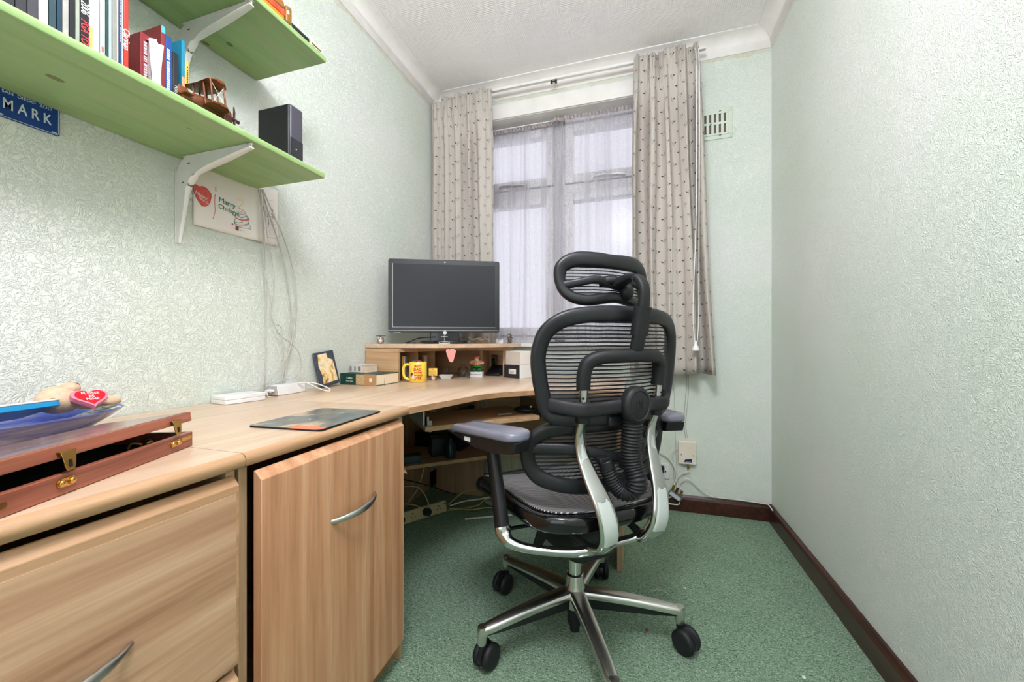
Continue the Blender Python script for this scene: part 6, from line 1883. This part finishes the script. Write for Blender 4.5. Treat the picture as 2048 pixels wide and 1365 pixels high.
# ---- main back
fyB = lambda x, z: -.232+1.15*x*x-.10*(z-.78)+.35*abs(x)**3
BP_ = [(0, 1.012), (.10, 1.010), (.175, .998), (.220, .965), (.236, .91), (.232, .85), (.222, .80), (.214, .765), (.196, .742), (.15, .735), (.08, .733), (0, .733)]
BPf = BP_+[(-a, b) for a, b in BP_[-2:0:-1]]
q = frame_loop(BPf, fyB)
def fw(v): return .0185 if v.z > .78 else .0175
c_obj('back_frame', MB().sweep(q, [.0215 if v.z > .78 else .020 for v in q], [.012]*len(q), (0, 1, 0), 14, closed=True, sq=.2), 'black', smooth=True)
def ring_sweep(q, wr, ty, mat, name, parent=None):
    """closed loop with a section wide in the plane of the loop and thin across it"""
    return None
bm_ = c_obj('back_mesh', panel(BPf, fyB, .004), 'backmesh', smooth=True, auto=False)
# ---- lumbar
fyL = lambda x, z: -.192+1.25*x*x-.15*(z-.62)+.2*abs(x)**3
LP_ = [(0, .712), (.10, .712), (.17, .706), (.215, .688), (.236, .650), (.232, .605), (.205, .568), (.15, .546), (.08, .536), (0, .533)]
LPf = LP_+[(-a, b) for a, b in LP_[-2:0:-1]]
q = frame_loop(LPf, fyL)
c_obj('lumbar_frame', MB().sweep(q, [.021]*len(q), [.012]*len(q), (0, 1, 0), 14, closed=True, sq=.2), 'black', smooth=True)
c_obj('lumbar_mesh', panel(LPf, fyL, .004), 'backmesh', smooth=True, auto=False)
p = catmull([(-.228, fyL(.228, .655), .650), (-.17, fyL(.17, .655)-.012, .652), (-.10, -.205, .645), (-.04, -.215, .628), (0, -.22, .622), (.04, -.215, .628), (.10, -.205, .645), (.17, fyL(.17, .655)-.012, .652), (.228, fyL(.228, .655), .650)], 6)
c_obj('lumbar_band', MB().sweep(p, .015, .006, (0, 1, 0), 12, sq=.3), 'black', smooth=True)
c_obj('lumbar_bracket', MB().prism([(-.045, .60), (.02, .612), (.035, .66), (.02, .70), (-.01, .655), (-.045, .635)], -.246, -.224, lambda a, b, c: Vector((a+.03, c, b-.005))), 'black', bev=.004)
c_obj('back_hinge', MB().box(-.060, .060, -.245, -.215, .712, .742).box(-.05, .05, -.252, -.222, .745, .757), 'black', bev=.006)
# ---- cross band and clamps
p = catmull([(-.216, fyB(.22, .77)+.005, .775), (-.185, fyB(.19, .77)-.022, .770), (-.150, -.236, .764), (-.13, -.242, .762), (-.09, -.246, .764), (-.045, -.262, .770), (0, -.270, .772), (.045, -.262, .770), (.09, -.246, .764), (.13, -.242, .762), (.150, -.236, .764), (.185, fyB(.19, .77)-.022, .770), (.216, fyB(.22, .77)+.005, .775)], 6)
c_obj('cross_band', MB().sweep(p, .0185, .009, (0, 1, 0), 14, sq=.3), 'rubber', smooth=True)
for s_ in (-1, 1):
    c_obj('clamp', MB().cyl((s_*.1305, -.2235, .782), (s_*.1295, -.2195, .728), .0195, .0185, 20), 'rubber', smooth=True)
    c_obj('clamp_screw', MB().box(s_*.131-.013, s_*.131+.013, -.246, -.236, .751, .762), 'chrome', bev=.002)
    c_obj('clamp_knob', MB().cyl((s_*.150, -.222, .757), (s_*.170, -.222, .757), .006, seg=12), 'chrome', smooth=True)
# ---- round lumbar dial, embossed mark
DM = Matrix.Translation((0, -.276, .772)) @ Matrix.Rotation(PI/2, 4, 'X')
c_obj('dial', MB().lathe([(.0001, .016), (.030, .0155), (.034, .014), (.0365, .016), (.044, .013), (.047, .006), (.047, -.010), (.040, -.016), (.0001, -.018)], (0, 0, 0), 40, DM, .95, 1.06), 'rubber', smooth=True)
EM = basis((0, -.2925, .772), (1, 0, 0), (0, 0, 1))
m = MB()
for a_, b_, c_, d_ in ((-.011, -.0085, -.012, .013), (.0075, .010, -.010, .016), (-.009, .008, .000, .0025), (-.004, .003, -.009, -.0065), (-.014, .014, -.020, -.0175), (-.002, .0005, .004, .016)):
    m.add([EM @ Vector((x, y, z)) for z in (-.0004, .0008) for y in (c_, d_) for x in (a_, b_)], [(0, 2, 3, 1), (4, 5, 7, 6), (0, 1, 5, 4), (2, 6, 7, 3), (0, 4, 6, 2), (1, 3, 7, 5)])
c_obj('embossed_mark', m, 'black', bev=.0003)
# ---- ribbed hose from the dial to the mechanism
def ribbed(pts, r, pitch=.0062):
    p = catmull(pts, 24)
    # resample evenly
    out = [p[0]]; acc = 0; step = pitch/4
    for a, b in zip(p, p[1:]):
        L = (b-a).length
        while acc+L >= step:
            f = (step-acc)/L; a = a+(b-a)*f; out.append(a); L = (b-a).length; acc = 0
        acc += L
    rad = [r*(1+.085*(1 if (i % 4) in (0, 1) else -1)) for i in range(len(out))]
    return MB().sweep(out, rad, None, (1, 0, 0), 18)
HO = [(0, -.262, .745), (0, -.262, .70), (0, -.258, .65), (.003, -.262, .61), (.006, -.274, .575), (.004, -.272, .545), (-.006, -.252, .530), (-.022, -.236, .532), (-.04, -.228, .552), (-.052, -.225, .585), (-.060, -.222, .610)]
c_obj('ribbed_hose', ribbed(HO[:6], .0255, .0085), 'rubber', smooth=True, auto=False)
c_obj('ribbed_hose', ribbed([(.004, -.272, .553), (-.004, -.262, .536), (-.020, -.246, .536), (-.036, -.236, .556), (-.048, -.232, .582), (-.056, -.228, .602)], .0195, .0075), 'rubber', smooth=True, auto=False)
c_obj('hose_end', MB().sweep([(-.054, -.230, .598), (-.062, -.226, .622)], .021, .019, (1, 0, 0), 14).box(-.085, -.048, -.238, -.212, .618, .632), 'black', bev=.002)
# ---- headrest
fyH = lambda x, z: -.188+1.9*x*x+.10*(z-1.12)
HP_ = [(0, 1.164), (.06, 1.167), (.110, 1.165), (.142, 1.148), (.151, 1.120), (.145, 1.084), (.122, 1.060), (.085, 1.052), (.045, 1.057), (0, 1.062)]
HPf = HP_+[(-a, b) for a, b in HP_[-2:0:-1]]
q = frame_loop(HPf, fyH)
c_obj('headrest_frame', MB().sweep(q, [.0155+.007*max(0, (v.z-1.10)/.08) for v in q], [.012]*len(q), (0, 1, 0), 14, closed=True, sq=.15), 'black', smooth=True)
c_obj('headrest_mesh', panel(HPf, fyH, .003), 'headmesh', smooth=True, auto=False)
p = catmull([(-.145, fyH(.145, 1.1)-.002, 1.092), (-.11, fyH(.11, 1.1)-.010, 1.100), (-.07, -.196, 1.108), (-.035, -.198, 1.104), (0, -.200, 1.098), (.035, -.198, 1.104), (.07, -.196, 1.108), (.11, fyH(.11, 1.1)-.010, 1.100), (.145, fyH(.145, 1.1)-.002, 1.092)], 6)
c_obj('headrest_brace', MB().sweep(p, lerp_list([.012, .011, .011, .013, .016, .013, .011, .011, .012], len(p)), .008, (0, 1, 0), 12, sq=.2), 'black', smooth=True)
# ---- seat
SP_ = [(0, -.225), (.10, -.222), (.17, -.205), (.215, -.160), (.232, -.08), (.238, .02), (.240, .12), (.236, .20), (.215, .248), (.15, .268), (0, .272)]
SPf = SP_+[(-a, b) for a, b in SP_[-2:0:-1]]
def fz(x, y):
    z = .462+.30*x*x*1.2
    if y > .12: z -= 1.6*(y-.12)**2
    if y < -.1: z += 1.2*(y+.1)**2
    return z
q = catmull([(a, b, 0) for a, b in SPf], 5, True)
q = [Vector((v.x, v.y, fz(v.x, v.y)-.010)) for v in q]
c_obj('seat_frame', MB().sweep([v+Vector((0, 0, -.012)) for v in q], [.017]*len(q), [.023]*len(q), (0, 0, 1), 14, closed=True, sq=.25), 'glossblack', smooth=True)
qq = catmull([(a*.965, b*.965, 0) for a, b in SPf], 5, True)
N = len(qq); vs = [Vector((0, 0, fz(0, 0)-.004))]; R_ = 14
for r in range(1, R_+1):
    f = r/R_
    for v in qq: vs.append(Vector((v.x*f, v.y*f, fz(v.x*f, v.y*f)-.012*(1-f**2)+.006)))
fs = [(0, 1+i, 1+(i+1) % N) for i in range(N)]
for r in range(R_-1): fs += [(1+r*N+i, 1+(r+1)*N+i, 1+(r+1)*N+(i+1) % N, 1+r*N+(i+1) % N) for i in range(N)]
c_obj('seat_mesh', MB().add(vs, fs), 'seatmesh', smooth=True, auto=False, solid=.004)
c_obj('front_bolster', MB().sweep(catmull([(-.238, .18, .452), (-.228, .235, .437), (-.15, .268, .428), (0, .278, .425), (.15, .268, .428), (.228, .235, .437), (.238, .18, .452)], 5), .018, .024, (0, 0, 1), 14), 'black', smooth=True)
# ---- arms
for s_ in (-1, 1):
    p = [(s_*.286, -.060, .418), (s_*.286, -.045, .47), (s_*.287, -.02, .55), (s_*.289, .0, .625), (s_*.290, .006, .655)]
    post = c_obj('arm_post', MB().sweep(catmull(p, 5), lerp_list([.0235, .0235, .0225, .0215, .0215], 21), lerp_list([.0185, .0185, .018, .018, .018], 21), (1, 0, 0), 18, sq=.2), 'black', smooth=True)
    yaw = s_*-.36
    PMx = Matrix.Translation((s_*.318, -.035, 0)) @ Matrix.Rotation(-yaw*1.0 if False else s_*-.32, 4, 'Z')
    def tf(m): m.v = [tuple(PMx @ Vector(v)) for v in m.v]; return m
    # under-tray tapering forward
    m = MB().prism([(-.13, .652), (-.06, .640), (.02, .640), (.15, .668), (.155, .672), (-.14, .682)], -.030, .030, lambda a, b, c: Vector((c, a, b)))
    c_obj('arm_tray', tf(m), 'black', bev=.006)
    # pad
    po = rrect(.092, .285, .040, 6)
    po = [(a*(1-.16*max(0, b)/.14), b) for a, b in po]
    vs = []
    lay = ((.86, .682), (.98, .684), (1.0, .690), (.99, .698), (.94, .7035), (.84, .7055), (.4, .7065))
    for k_, z_ in lay:
        for a_, b_ in po:
            dz = -.020*max(0, (b_-.05)/.09)**2
            vs.append(Vector((a_*k_, b_*(1-(1-k_)*.32), z_+dz)))
    n = len(po); fs = [tuple(range(n-1, -1, -1)), tuple((len(lay)-1)*n+i for i in range(n))]
    for L_ in range(len(lay)-1): fs += [(L_*n+i, L_*n+(i+1) % n, (L_+1)*n+(i+1) % n, (L_+1)*n+i) for i in range(n)]
    c_obj('arm_pad', tf(MB().add(vs, fs)), 'armpad', smooth=True, auto=False)
    c_obj('arm_button', tf(MB().box(-.034 if s_ < 0 else .030, -.030 if s_ < 0 else .034, .04, .065, .655, .667)), 'wplastic', bev=.001)
